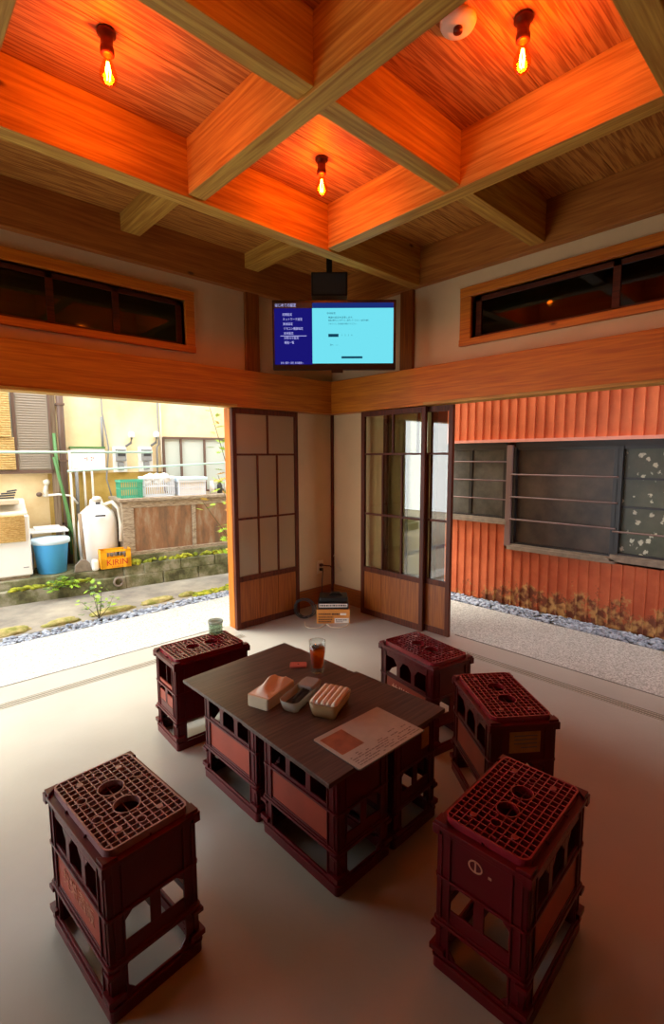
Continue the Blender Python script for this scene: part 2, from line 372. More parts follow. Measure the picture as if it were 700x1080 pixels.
def rrect(hx, hy, r, n=5, cx=0, cy=0):
    out = []
    for sx, sy, a0 in ((1, 1, 0), (-1, 1, pi/2), (-1, -1, pi), (1, -1, 3*pi/2)):
        for k in range(n+1):
            a = a0+pi/2*k/n; out.append((cx+sx*(hx-r)+r*cos(a), cy+sy*(hy-r)+r*sin(a)))
    return out

# ------------------------------------------------------------------ room shell
XW, YW = -4.7, -5.0
ZL, ZLT, ZG, ZC = 1.715, 1.99, 2.59, 2.85
struct(MB().box(XW, 0.03, YW, .05, -.12, 0).build('floor', 'floor'))
# door tracks: grooved strips let into the floor along both openings
for i, (a, b) in enumerate((((-4.2, -1.14), None), (None, (-4.2, -1.32)))):
    mb = MB()
    for k, off in enumerate((-.245, -.222, -.199)):
        if a: mb.box(a[0], a[1], off, off+.006, -.01, .003, 'groove'); mb.box(a[0], a[1], off-.010, off-.002, -.01, .003, 'track')
        else: mb.box(off, off+.006, b[0], b[1], -.01, .003, 'groove'); mb.box(off-.010, off-.002, b[0], b[1], -.01, .003, 'track')
    if a: mb.box(a[0], a[1], .046, .056, -.01, .002, 'groove')
    else: mb.box(.026, .036, b[0], b[1], -.01, .002, 'groove')
    struct(mb.build('trim_%d' % (i+1)))
# upper walls with transom openings
T = .1
def wall_with_hole(name, axis, h, mat):
    """axis 'x': wall in plane y 0..T running x; h = (a0,a1,z0,z1) opening"""
    T = .1; mb = MB(); a0, a1, z0, z1 = h
    lo = XW if axis == 'x' else YW
    segs = [(lo, a0, ZL+.05, ZC), (a1, T, ZL+.05, ZC), (a0, a1, ZL+.05, z0), (a0, a1, z1, ZC)]
    cuts = [(-1.08, 0, 0, ZL+.05)] if axis == 'x' else [(-1.10, 0, 0, ZL+.05)]
    cuts.append((lo, -4.2, 0, ZL+.05))
    for s0, s1, q0, q1 in segs+cuts:
        T = .1 if (s0, s1, q0, q1) in segs or s1 < -4 else .03
        if axis == 'x': mb.box(s0, s1, 0, T, q0, q1)
        else: mb.box(0, T, s0, s1 if s1 < 0 else 0, q0, q1)
    return struct(mb.build(name, mat))
HL = (-3.9, -1.415, 2.125, 2.43); HR = (-3.9, -1.41, 2.15, 2.43)
wall_with_hole('wall_left', 'x', HL, 'plaster')
wall_with_hole('wall_right', 'y', HR, 'plaster')
struct(MB().box(XW-.1, XW, YW, -1.3, 0, ZC).box(XW-.1, XW, -.3, T, 0, ZC).box(XW-.1, XW, -1.3, -.3, 1.75, ZC).build('wall_far_left', 'backwall'))  # unseen wall; the gap is added to let fill daylight in
struct(MB().box(XW-.1, T, YW-.1, YW, 0, ZC).build('wall_back', 'backwall'))
# ceiling boards
mb = MB()
n = 0
y = YW
while y < .1:
    mb.box(XW, .1, y, min(y+.452, .1)-.003, ZC, ZC+.02); y += .452
mb.box(XW, .1, YW, .1, ZC+.018, ZC+.05)
struct(mb.build('ceiling', 'ceil'))
struct(MB().box(XW-.3, .55, YW-.3, .55, ZC+.06, ZC+.2).build('roof', 'girt'))
# transoms
for nm, ax, h in (('window_1', 'x', HL), ('window_2', 'y', HR)):
    w = empty(nm); struct(w)
    a0, a1, z0, z1 = h; f = .07 if ax == 'x' else .085
    mb = MB(); ib = MB(); gb = MB(); bb = MB()
    def B(m_, p0, p1, d0, d1, q0, q1, mat=None):
        if ax == 'x': m_.box(p0, p1, d0, d1, q0, q1, mat)
        else: m_.box(d0, d1, p0, p1, q0, q1, mat)
    fr = .045
    B(mb, a0, a1+f, -.025, T-.02, z1, z1+fr+.02); B(mb, a0, a1+f, -.03, T-.02, z0-fr, z0)
    B(mb, a1, a1+f, -.022, T-.02, z0, z1)
    # sliding sash frames
    B(ib, a0, a1, .035, .06, z1-.03, z1); B(ib, a0, a1, .035, .06, z0, z0+.025)
    for p in ((-2.24, -1.86, -1.43) if ax == 'x' else (-2.29, -1.43)):
        B(ib, p-.028, p+.012, .035, .06, z0, z1)
    for p in (-2.62, -3.0, -3.4): B(ib, p-.02, p+.02, .035, .06, z0, z1)
    B(gb, a0, a1, .045, .049, z0, z1)
    B(bb, a0-.05, a1+.05, T, T+.02, z0-.05, z1+.05)
    mb.build('window_frame', 'lintel_'+ax, w, bevel=.004); ib.build('sash', 'dark_'+ax, w)
    gb.build('pane', 'dimglass', w); 
    for k in range(6): B(bb, a0, a1, T-.02, T, z0+.05*k+.01, z0+.05*k+.03)
    bb.build('shutter_board', 'dark_'+ax, w)  # dark boards added behind the glass for the eave shade
# lintels (nageshi beams above the openings)
tn = 3
def trim(mb, mat, bevel=.004, name=None):
    global tn
    o = struct(mb.build(name or 'trim_%d' % tn, mat, bevel=bevel)); tn += 1; return o
trim(MB().box(XW, -.12, -.12, .02, ZL+.02, ZLT), 'lintel_x')
trim(MB().box(-.12, .02, YW, .02, ZL+.02, ZLT), 'lintel_y')
# pale head track under the lintels
trim(MB().box(XW, -1.08, -.125, .0, ZL, ZL+.02), 'beam_x', .002)
trim(MB().box(-.125, .0, YW, -1.10, ZL, ZL+.02), 'beam_y', .002)
trim(MB().box(-1.08, -.12, -.12, .0, ZL, ZL+.02), 'lintel_x', .002)
trim(MB().box(-.12, .0, -1.10, 0, ZL, ZL+.02), 'lintel_y', .002)
# posts on the upper walls
trim(MB().box(-.925, -.80, -.03, .0, ZLT, ZG), 'panelwood_z')
trim(MB().box(-.03, .0, -.92, -.80, ZLT, ZG), 'panelwood_z')
# jamb posts at the ends of the corner walls
trim(MB().box(-1.105, -1.08, -.05, .03, 0, ZL), 'lintel_z')
trim(MB().box(-.02, T, -1.165, -1.10, 0, ZL), 'dark_z')
trim(MB().box(-.975, -.925, -.02, 0, 0, ZL), 'panelwood_z')
# corner strip
trim(MB().box(-.022, 0, -.022, 0, .02, ZL), 'dark_z', .002)
# baseboards
mb = MB().box(-1.08, 0, -.012, 0, 0, .155); struct(mb.build('baseboard_left', 'panelwood_x'))
mb = MB().box(-.012, 0, -1.10, -.012, 0, .155); struct(mb.build('baseboard_right', 'panelwood_y'))
# girts along the walls
trim(MB().box(XW, 0, -.06, 0.0, ZG, ZC), 'girt')
trim(MB().box(-.06, 0, YW, -.06, ZG, ZC), 'girt_y')
# lattice of ceiling beams on a 0.91 m grid (half-lapped: x beams whole, y beams in pieces)
ZB = ZG-.005
XB = [-.93, -1.84, -2.75, -3.66]; YB = [-.962, -1.88, -2.79, -3.70]; hw = .045
for k, yb in enumerate(YB):
    if k == 1:      # the shallower cross beam is let in between the long ones
        xs = [-.06]+XB+[XW]; mb = MB()
        for q in range(len(xs)-1):
            mb.box(xs[q+1]+(hw if q < len(xs)-2 else 0), xs[q]-(hw if q else 0), yb-hw, yb+hw, ZB+.026, ZC)
        trim(mb, 'beam_x', .003)
    else: trim(MB().box(XW, -.06, yb-hw, yb+hw, ZB, ZC), 'beam_x', .003)
for xb in XB:
    mb = MB().box(xb-hw, xb+hw, YB[2]+hw, YB[0]-hw, ZB+.013, ZC).box(xb-hw, xb+hw, YB[3]+hw, YB[2]-hw, ZB+.013, ZC).box(xb-hw, xb+hw, YW, YB[3]-hw, ZB+.013, ZC)
    trim(mb, 'beam_y', .003)
for x0, x1 in ((-.945, -.825), (-1.85, -1.73), (-2.76, -2.64)): trim(MB().box(x0, x1, YB[0]+hw, -.06, 2.745, ZC), 'beam_y', .003)

# ------------------------------------------------------------------ glazed sliding doors
def door_leaf(name, w, h, pane, tx):
    """local: x along width 0..w, y thickness, z up"""
    d = empty(name); struct(d)
    st = .036; th = .028; zp = .375 # top of the wooden foot panel
    mb = MB()
    mb.box(0, st, -th/2, th/2, 0, h); mb.box(w-st, w, -th/2, th/2, 0, h)
    mb.box(st, w-st, -th/2, th/2, h-.04, h); mb.box(st, w-st, -th/2, th/2, 0, .05); mb.box(st, w-st, -th/2, th/2, zp, zp+.04)
    z1, z2 = .86, 1.355
    mu = .016
    for z in (z1, z2): mb.box(st, w-st, -.01, .01, z, z+mu)
    iw = w-2*st
    mb.box(st+iw*.52-mu/2, st+iw*.52+mu/2, -.01, .01, z2, h-.04)
    for zz0, zz1 in ((zp+.04, z1), (z1+mu, z2)):
        for t in (.34, .68): mb.box(st+iw*t-mu/2, st+iw*t+mu/2, -.01, .01, zz0, zz1)
    mb.build('door_frame', 'dark_z', d, bevel=.002, tx=tx)
    gb = MB().box(st, w-st, -.002, .002, zp+.04, h-.04); gb.build('glass_pane', pane, d, tx=tx)
    pb = MB()
    for k in range(3): pb.box(st+iw*k/3+.0015, st+iw*(k+1)/3-.0015, -.007, .007, .05, zp)
    pb.build('foot_panel', 'panelwood_z', d, tx=tx)
    return d
TXL = Matrix.Translation((-1.114, -.085, 0))
door_leaf('door_1', .63, 1.71, 'frosted', TXL)
def RT(y, x): return Matrix.Translation((x, y, 0)) @ Matrix.Rotation(-pi/2, 4, 'Z')
door_leaf('door_2', .65, 1.71, 'paneglass', RT(-.455, -.085))
door_leaf('door_3', .65, 1.71, 'paneglass', RT(-.665, -.045))

# ------------------------------------------------------------------ lamps
def pendant(x, y, label, pw=1.0):
    p = empty('ceiling_bulb_lamp', (x, y, ZC)); tag(p, label, 'lamp', 'bare bulbs in the beam lattice')
    MB().lathe([(.032, 0), (.032, -.012), (.022, -.018), (.02, -.05), (.024, -.055), (.024, -.075), (.016, -.08)]).build('socket', 'brass', p)
    pr = [(.013, -.078), (.014, -.095), (.022, -.115), (.029, -.135), (.030, -.150), (.024, -.168), (.012, -.178), (.002, -.181)]
    MB().lathe(pr, 24).build('bulb_glass', 'bulbglass', p)
    mb = MB()
    for k in range(4):
        a = k*pi/2; mb.tube([(cos(a)*.003, sin(a)*.003, -.1), (cos(a)*.009, sin(a)*.009, -.130), (cos(a+.8)*.006, sin(a+.8)*.006, -.160)], .0016, 5)
    mb.build('filament', 'filament', p)
    ld = bpy.data.lights.new('bulb_light', 'POINT'); ld.energy = BULB*pw; ld.color = (1, .135, .002); ld.shadow_soft_size = .022
    lo = bpy.data.objects.new('bulb_light', ld); lo.location = (0, 0, -.135); lo.parent = p; COL.objects.link(lo)
    return p
BULB = 4.6
pendant(-2.368, -1.363, 'bare glowing bulb on the cedar ceiling, leftmost of the three bulbs')
pendant(-1.335, -2.397, 'bare glowing bulb on the ceiling beside the round white detector')
pendant(-1.306, -1.322, 'bare glowing bulb in the lattice cell above the television, lowest in the photo')
pendant(-2.40, -2.45, 'unseen dim bulb added for the red glow in the cell nearest the viewer', .45)  # added out of frame to redden the faces of this cell
d = empty('smoke_detector', (-1.488, -2.235, ZC)); tag(d, 'round pale smoke detector on the ceiling beside the right bulb', 'smoke detector')
MB().lathe([(.062, 0), (.062, -.008), (.056, -.020), (.02, -.024), (.001, -.024)], 32).build('cover', 'detector', d)
MB().lathe([(.016, -.022), (.016, -.036), (.001, -.037)], 16).build('sensor', 'brass', d)

# ------------------------------------------------------------------ crates
L2, W2, H2 = .196, .128, .43
def crate_frame():
    mb = MB(); hx, hy, t = L2-.009, W2-.009, .006
    def RG(e, th, z0, z1):
        a, b = L2-e, W2-e; mb.ring(rrect(a, b, .012, 3), rrect(a-th, b-th, .008, 3), z0, z1)
    RG(.002, .012, 0, .030); RG(.0, .006, .030, .036); RG(.005, .007, .036, .046)
    RG(.002, .010, .132, .142); RG(.006, .006, .142, .15)
    RG(.004, .008, .262, .270)
    RG(0, .024, .398, .410); RG(.006, .006, .386, .400)
    for sx in (1, -1):
        for sy in (1, -1):
            X, Y = sx*hx, sy*hy
            mb.box(X-sx*.044, X, Y-sy*t, Y, .02, .40); mb.box(X-sx*t, X, Y-sy*.040, Y, .02, .40)
            # vertical ribs framing each corner post
            mb.box(X-sx*.044, X-sx*.039, Y, Y+sy*.004, .03, .398); mb.box(X-sx*.016, X-sx*.012, Y, Y+sy*.003, .03, .398)
            mb.box(X, X+sx*.004, Y-sy*.040, Y-sy*.035, .03, .398); mb.box(X, X+sx*.003, Y-sy*.016, Y-sy*.012, .03, .398)
            # knobbly foot and flared top corner
            mb.box(X-sx*.03, X+sx*.012, Y-sy*.03, Y+sy*.012, .050, .066); mb.box(X-sx*.02, X+sx*.010, Y-sy*.02, Y+sy*.010, .118, .130)
            mb.prism([(X-sx*.03, Y+sy*.006), (X+sx*.006, Y+sy*.006), (X+sx*.006, Y-sy*.03)] if sx*sy > 0 else [(X+sx*.006, Y-sy*.03), (X+sx*.006, Y+sy*.006), (X-sx*.03, Y+sy*.006)], .404, .420)
            mb.box(X-sx*.012, X+sx*.010, Y-sy*.012, Y+sy*.010, .385, .412)
    for sy in (1, -1):   # long sides
        Y = sy*hy
        mb.box(-hx, hx, Y-sy*t, Y, .362, .40); mb.box(-hx, hx, Y-sy*t, Y, .270, .282); mb.box(-hx, hx, Y-sy*t, Y, .142, .158)
        for x in (-.052, .052):
            mb.box(x-.012, x+.012, Y-sy*t, Y, .282, .362)
            for q in (-1, 1): # arched window heads
                mb.prism([(x+q*.012, .362), (x+q*.034, .362), (x+q*.012, .335)], Y-sy*t, Y, 'y')
        for k in range(-4, 5): mb.box(k*.038-.0015, k*.038+.0015, Y-sy*.001, Y+sy*.006, .388, .410)
    for sx in (1, -1):   # short ends
        X = sx*hx
        mb.box(X-sx*t, X, -hy, hy, .138, .184)
        mb.box(X-sx*t, X, -.014, .014, .184, .27)
        for q in (-1, 1):
            mb.prism([(q*.079, .27), (q*.045, .27), (q*.079, .238)], X-sx*t, X, 'x')
            mb.prism([(q*.079, .046), (q*.062, .046), (q*.079, .066)], X-sx*t, X, 'x')
            mb.prism([(q*.079, .138), (q*.062, .138), (q*.079, .118)], X-sx*t, X, 'x')
    return mb
def grid(bigs, smalls, diag=False):
    mb = MB(); gx, gy = L2-.020, W2-.018
    mb.ring(rrect(gx, gy, .022), rrect(gx-.005, gy-.005, .018), .408, .430)
    circ = [(x, y, r) for x, y, r in bigs+smalls]
    t = .0016
    for ax, n, span, other in (('x', 16, gx, gy), ('y', 10, gy, gx)):
        for k in range(1, n+1):
            c = -span+2*span*k/(n+1)
            iv = [(-other+.003, other-.003)]
            for cx, cy, r in circ:
                d, o_ = (c-cx, cy) if ax == 'x' else (c-cy, cx)
                if abs(d) < r:
                    h = math.sqrt(r*r-d*d); ni = []
                    for a, b in iv:
                        if o_+h <= a or o_-h >= b: ni.append((a, b)); continue
                        if o_-h > a: ni.append((a, o_-h))
                        if o_+h < b: ni.append((o_+h, b))
                    iv = ni
            for a, b in iv:
                if ax == 'x': mb.box(c-t, c+t, a, b, .416, .4295)
                else: mb.box(a, b, c-t, c+t, .416, .4290)
    for cx, cy, r in circ:
        n = 28 if r > .02 else 14
        o_ = [(cx+r*1.0*cos(2*pi*k/n), cy+r*1.0*sin(2*pi*k/n)) for k in range(n)]; i_ = [(cx+(r-.003)*cos(2*pi*k/n), cy+(r-.003)*sin(2*pi*k/n)) for k in range(n)]
        mb.ring(o_, i_, .412, .430)
    # small filled pads near the corners
    for sx in (1, -1):
        for sy in (1, -1): mb.lathe([(.009, 0), (.009, .003)], 12, (sx*.122, sy*.055, .4275))
    return mb
def divider():
    mb = MB()
    for x in (-.062, .062): mb.box(x-.0015, x+.0015, -W2+.012, W2-.012, .20, .416)
    mb.box(-L2+.014, L2-.014, -.0015, .0015, .20, .416)
    return mb
def make_crate():
    c = empty('bottle_crate')
    crate_frame().build('crate_frame', 'crate', c, bevel=.0012)
    hx, hy = L2-.009, W2-.009
    for s in (1, -1):
        MB().box(-hx+.044, hx-.044, s*(hy-.005), s*(hy-.0015), .158, .262).build('side_panel', 'cratepanel', c)
    for s in (1, -1):
        MB().box(s*(hx-.006), s*(hx-.001), -hy+.04, hy-.04, .27, .398).build('end_panel', 'crate', c)
    grid([(-.048, 0, .036), (.048, 0, .036)], [(-.05, .078, .014), (.05, .078, .014), (-.05, -.078, .014), (.05, -.078, .014), (.13, 0, .014), (-.13, 0, .014)]).build('grid_top', 'crategrid', c)
    divider().build('divider', 'crate', c)
    return c
proto = make_crate()
gridB = None
seats = [
    (-2.679, -1.998, 94.5, 'maroon bottle crate stool nearest at the lower left, pale light on its grid'),
    (-1.976, -1.160, -3.0, 'bright red bottle crate stool at the back left with a small glass on it'),
    (-1.207, -1.936, 79.3, 'red bottle crate stool at the back right with cream lettering on its side'),
    (-1.377, -2.427, 52.5, 'red bottle crate stool right of the table with a tan paper label on its end'),
    (-1.915, -2.752, 2.5, 'dark red bottle crate stool nearest at the lower right of the table'),
]
stools = []
for i, (x, y, a, lb) in enumerate(seats):
    c = proto if i == 0 else copy_tree(proto)
    c.location = (x, y, 0); c.rotation_euler.z = R(a); tag(c, lb, 'crate', 'crate stools around the table'); stools.append(c)
# the lower right stool has a finer grid with two big and two small holes
gch = [o for o in stools[4].children if o.name.startswith('grid_top')][0]
tmp = grid([(-.042, 0, .030), (.048, 0, .030)], [(-.108, 0, .015), (.115, 0, .012)]).build('grid_tmp', 'crategrid')
gch.data = tmp.data; bpy.data.objects.remove(tmp)
tb = [(-2.039, -1.700, 'near the bright red stool'), (-1.773, -1.700, 'near the tea glass'), (-2.039, -2.128, 'nearest the left crate stool'), (-1.773, -2.128, 'below the menu sheet')]
tl = ['bottle crate under the table, back left one with its orange side panel', 'bottle crate under the table, at the back right beneath the tea glass',
      'bottle crate under the table, front left one with the larger orange panel', 'bottle crate under the table, front right one beneath the menu sheet']
for (x, y, _), lb in zip(tb, tl):
    c = copy_tree(proto); c.location = (x, y, 0); c.rotation_euler.z = R(90.5); tag(c, lb, 'crate', 'crates carrying the table boards')
def kids(o, n): return [k for k in o.children if k.name.startswith(n)]
hy = W2-.009
g0 = kids(stools[0], 'grid_top')[0]; g0.data = g0.data.copy(); g0.data.materials[0] = M['sheengrid']; g0['label'] = 'grid top paled by painted window sheen'
# lettering on the sides that face the camera (local +y face when long axis points away)
def letter(stool, mat, s, size=.052, body='共栄酒販'):
    pan = kids(stool, 'side_panel')[0 if s > 0 else 1]
    m = basis((0, s*(hy-.0010), .208), (-s, 0, 0), (0, 0, 1))
    o = text('lettering', body, size, mat, pan, m, .0008); return o
letter(stools[2], 'crateprint', 1); letter(stools[0], 'wornprint', 1)
# tan label on the end of stool 4, ring emblem on the end of the lower right stool
hx = L2-.009
ep = kids(stools[3], 'end_panel')[1]
MB().box(-hx-.0015, -hx+.001, -.062, .052, .300, .378).build('paper_label', 'paperlabel', ep)['label'] = 'torn tan paper label'
mbk = MB()
for z in (.318, .333, .348, .362): mbk.box(-hx-.0022, -hx-.001, -.05, .035 if z > .33 else .01, z, z+.004)
mbk.build('label_print', 'menutext', ep)
ep = kids(stools[4], 'end_panel')[1]
n = 20; mbk = MB(); ringm = Matrix(((0, 0, -1, 0), (-1, 0, 0, 0), (0, 1, 0, 0), (0, 0, 0, 1)))
mbk.ring([(-.012+.019*cos(2*pi*k/n), .350+.016*sin(2*pi*k/n)) for k in range(n)], [(-.012+.0155*cos(2*pi*k/n), .350+.0125*sin(2*pi*k/n)) for k in range(n)], hx-.0008, hx+.0008)
mbk.box(-.014, -.010, .338, .362, hx-.0008, hx+.0008); mbk.box(.022, .030, .340, .346, hx-.0008, hx+.0008)
mbk.build('emblem', 'wornprint', ep, tx=ringm)['label'] = 'worn pale ring emblem'
# the bright red stool has closed long sides and open ends
st1 = stools[1]
for k_, s_ in zip(kids(st1, 'side_panel'), (1, -1)):
    me = MB().box(-hx+.040, hx-.040, s_*(hy-.005), s_*(hy+.001), .15, .40)
    for q in (-.10, 0, .10): me.box(q-.003, q+.003, s_*hy, s_*(hy+.004), .15, .40)
    t_ = me.build('panel_tmp', 'crate'); k_.data = t_.data; bpy.data.objects.remove(t_)
e1 = kids(st1, 'end_panel')[1]
me = MB().box(-hx, -hx+.004, -hy+.04, hy-.04, .186, .235); me.box(-hx, -hx+.005, -hy+.04, hy-.04, .275, .29)
t_ = me.build('panel_tmp', 'cratepanel'); e1.data = t_.data; bpy.data.objects.remove(t_)
# tan label on the end of the table crate below the menu
tc = [o for o in bpy.data.objects if o.get('label', '') == tl[3]][0]
MB().box(-hx-.0015, -hx+.001, -.085, -.035, .30, .37).build('paper_label', 'paperlabel', kids(tc, 'end_panel')[1])

# ------------------------------------------------------------------ table boards
def slab(name, pts, z0, z1, lb):
    o = MB().prism(pts, z0, z1).build(name, 'board', bevel=.0015); tag(o, lb, 'table board', 'boards laid on the crates'); return o
slab('table_board', [(-2.236, -1.925), (-1.685, -1.925), (-1.690, -1.456), (-2.240, -1.492)], .4305, .443, 'dark brown board on the crates, the back one with the glass and card')
slab('table_board', [(-2.246, -2.378), (-1.662, -2.362), (-1.672, -1.927), (-2.240, -1.930)], .4308, .446, 'dark brown board on the crates, the front one under the menu sheet')
zt = .4465; zt2 = .4435
# menu sheet
mn = empty('menu_sheet', (-1.988, -2.292, zt), R(-.5)); tag(mn, 'laminated menu sheet with a brown photo lying on the front table board', 'menu')
MB().prism(rrect(.152, .104, .006, 3), 0, .0025).build('sheet', 'menu', mn)
MB().prism(rrect(.155, .108, .006, 3), -.0006, .0004).build('backing', 'darkgrey', mn)
MB().box(-.140, -.045, -.02, .085, .0025, .0029).build('photo_print', 'menuprint', mn)
mbk = MB()
for r_ in range(7):
    yy = -.092+r_*.010; x = -.135
    while x < .135:
        w_ = random.uniform(.006, .022)
        if random.random() < (.75 if r_ < 4 else .3): mbk.box(x, x+w_, yy, yy+.0035, .0025, .0029)
        x += w_+.004
mbk.build('printed_text', 'menutext', mn)
# glass of iced tea
def tumbler(x, y, z, s, lb, tea_h, name='tea_glass'):
    g = empty(name, (x, y, z)); tag(g, lb, 'glass')
    prof = [(.0, .0), (.026, 0), (.028, .006), (.0275, .02), (.029, .05), (.034, .09), (.0365, .135), (.0345, .134), (.032, .09), (.027, .05), (.0255, .022), (.0, .018)]
    MB().lathe([(r*s+.00001, h*s) for r, h in prof], 32).build('glass_body', 'tumbler', g)
    return g
g = tumbler(-1.789, -1.812, zt2, 1.0, 'tall glass of iced brown tea standing on the back table board', .09)
MB().lathe([(.0001, .0185), (.0250, .0225), (.0265, .05), (.0315, .09), (.0325, .103), (.0001, .103)], 32).build('iced_tea', 'tea', g)
mbk = MB()
for q in ((-.008, .006, .106), (.012, -.006, .108), (.002, .014, .100)):
    mbk.box(-.010, .010, -.010, .010, -.009, .009, None, Matrix.Translation(q) @ Matrix.Rotation(random.uniform(0, 2), 4, (1, .4, .6)))
mbk.build('ice', 'ice', g)
c = empty('card', (-1.812, -1.712, zt2), R(-42)); tag(c, 'brick red card leaning flat beside the tea glass', 'card')
MB().prism(rrect(.036, .022, .004, 3), 0, .008).build('card_body', 'redcard', c, bevel=.001)
MB().lathe([(.004, 0), (.004, .0008)], 12, (0, 0, .008)).build('stud', 'cordred', c)
# small glass jar on the back left stool
j = empty('glass_jar', (-1.850, -1.075, .4305)); tag(j, 'small clear glass jar on the far edge of the bright red crate', 'jar')
MB().lathe([(.0001, 0), (.034, 0), (.036, .004), (.036, .052), (.034, .058), (.033, .058), (.034, .05), (.033, .006), (.0001, .005)], 28).build('jar_body', 'jarglass', j)
MB().lathe([(.037, .056), (.039, .058), (.039, .068), (.036, .070), (.035, .068), (.035, .058)], 28).build('rim', 'tubclear', j)
# napkin packet
nk = empty('napkin_packet', (-2.068, -1.868, zt2), R(18)); tag(nk, 'open kraft paper packet of napkins on the table, left of the two tubs', 'napkins')
mbk = MB().prism(rrect(.088, .047, .008, 3), 0, .045); mbk.build('packet', 'kraft', nk, bevel=.003)
mbk = MB(); nx, ny = 18, 10; vs = []
for a in range(nx+1):
    for b in range(ny+1):
        x = -.080+.168*a/nx; y = -.040+.080*b/ny; e = min(a, nx-a, b*1.6, (ny-b)*1.6)/4; e = min(1, e)
        vs.append(mbk.bm.verts.new((x, y, .0455+e*(.016+.010*sin(x*38+y*30)+.008*sin(y*90-x*25)))))
for a in range(nx):
    for b in range(ny):
        q = a*(ny+1)+b; mbk.bm.faces.new((vs[q], vs[q+ny+1], vs[q+ny+2], vs[q+1]))
mbk.build('folded_napkins', 'kraftlight', nk)
# tubs
def tub(name, loc, rz, hx_, hy_, h, mat, lb, cat, grp=None):
    t = empty(name, loc, rz); tag(t, lb, cat, grp)
    mb = MB(); n = 6
    lo_o, hi_o = rrect(hx_*.88, hy_*.84, .02, n), rrect(hx_, hy_, .026, n)
    lo_i, hi_i = rrect(hx_*.88-.002, hy_*.84-.002, .018, n), rrect(hx_-.003, hy_-.003, .023, n)
    V4 = [[mb.bm.verts.new((a, b, z)) for a, b in lp] for lp, z in ((lo_o, 0), (hi_o, h), (hi_i, h), (lo_i, .002))]
    for A_, B_ in zip(V4, V4[1:]):
        for k in range(len(A_)):
            f = mb.bm.faces.new((A_[k], A_[(k+1) % len(A_)], B_[(k+1) % len(A_)], B_[k])); f.smooth = True
    mb.bm.faces.new(V4[0][::-1]); mb.bm.faces.new(V4[3])
    mb.build('tub_body', mat, t); return t
t = tub('utensil_tub', (-1.999, -1.958, zt2), R(22), .105, .040, .042, 'tubclear', 'milky long tub with dark picks on the table, between napkins and towels', 'tub')
mbk = MB()
for k in range(16):
    y0 = random.uniform(-.024, .024); a = random.uniform(-.12, .12)
    mbk.box(-.07, .05, -.0018, .0018, 0, .0035, None, Matrix.Translation((random.uniform(-.015, .01), y0, .006+.0018*k)) @ Matrix.Rotation(a, 4, 'Z'))
mbk.build('picks', 'darkgrey', t)
mbk = MB().prism(rrect(.040, .034, .012, 4), .028, .046, tx=Matrix.Translation((.068, 0, 0))); mbk.build('folded_cloth', 'greyplastic', t, bevel=.006)
t = tub('towel_tub', (-1.962, -2.078, zt), R(24), .082, .056, .05, 'tubcream', 'amber tub of rolled wet towels on the table beside the menu sheet', 'tub')
for k in range(5):
    y0 = -.040+k*.020
    MB().tube([(-.070, y0, .045), (-.064, y0, .047), (.064, y0+.002, .048), (.070, y0+.002, .046)], [.007, .0105, .0105, .007], 8).build('rolled_towel', 'towel', t)
for k in range(3):
    y0 = -.024+k*.024
    MB().tube([(-.056, y0, .020), (.056, y0, .020)], .0135, 8).build('rolled_towel', 'towel', t)

# ------------------------------------------------------------------ corner: carton, boxes, cords
ang = R(46.9-90)
cb = empty('carton', (-.395, -.425, 0), ang); tag(cb, 'orange cardboard carton with white label on the floor in the corner', 'box')
MB().box(-.135, .135, -.10, .10, 0, .115).build('carton_body', 'carton', cb, bevel=.003)
MB().box(.01, .125, -.1015, -.0995, .004, .045).build('white_label', 'cartonlabel', cb)
mbk = MB()
for x0, x1, z0, z1 in ((-.12, -.02, .074, .084), (-.01, .05, .072, .086), (-.12, .0, .05, .058), (-.12, -.01, .03, .038), (-.12, -.02, .012, .020), (.02, .08, .012, .018), (.02, .11, .026, .034)):
    x = x0
    while x < x1:
        w_ = random.uniform(.005, .014); mbk.box(x, min(x+w_, x1), -.1025, -.1005, z0, z1); x += w_+.004
mbk.build('carton_print', 'ink', cb)
mbk = MB().box(.055, .105, -.1025, -.1005, .070, .086); mbk.build('sticker', 'cartonlabel', cb)
rb = empty('recorder_box', (-.395, -.425, .1155), ang); tag(rb, 'dark video recorder with pale front strip stacked on the orange carton', 'recorder')
MB().box(-.125, .125, -.09, .09, 0, .052).build('case', 'black', rb, bevel=.003)
MB().box(-.115, .115, -.0935, -.0895, .018, .046).build('front_strip', 'cartonlabel', rb)
mbk = MB(); x = -.11
while x < .105:
    w_ = random.uniform(.006, .016); mbk.box(x, x+w_, -.0945, -.093, .026, .038); x += w_+.005
mbk.build('front_print', 'ink', rb)
rr = empty('router_box', (-.385, -.415, .168), ang); tag(rr, 'black router box on top of the recorder in the corner', 'router')
MB().prism(rrect(.115, .08, .012, 3), 0, .038).build('case', 'black', rr, bevel=.004)
MB().prism([(-.06, .0), (.06, 0), (.03, .022), (-.03, .022)], -.02, .03, 'y', tx=Matrix.Translation((.02, 0, .038))).build('handle', 'black', rr, bevel=.002)
ol = empty('power_outlet', (-.165, -.0005, .34)); tag(ol, 'cream wall outlet plate low in the corner left of the strip', 'outlet')
MB().box(-.038, .038, -.008, 0, -.06, .06).build('plate', 'outlet', ol, bevel=.002)
for z in (-.02, .02): MB().box(-.014, .014, -.034, -.008, z-.012, z+.012).build('plug', 'cordred' if z > 0 else 'black', ol, bevel=.003)
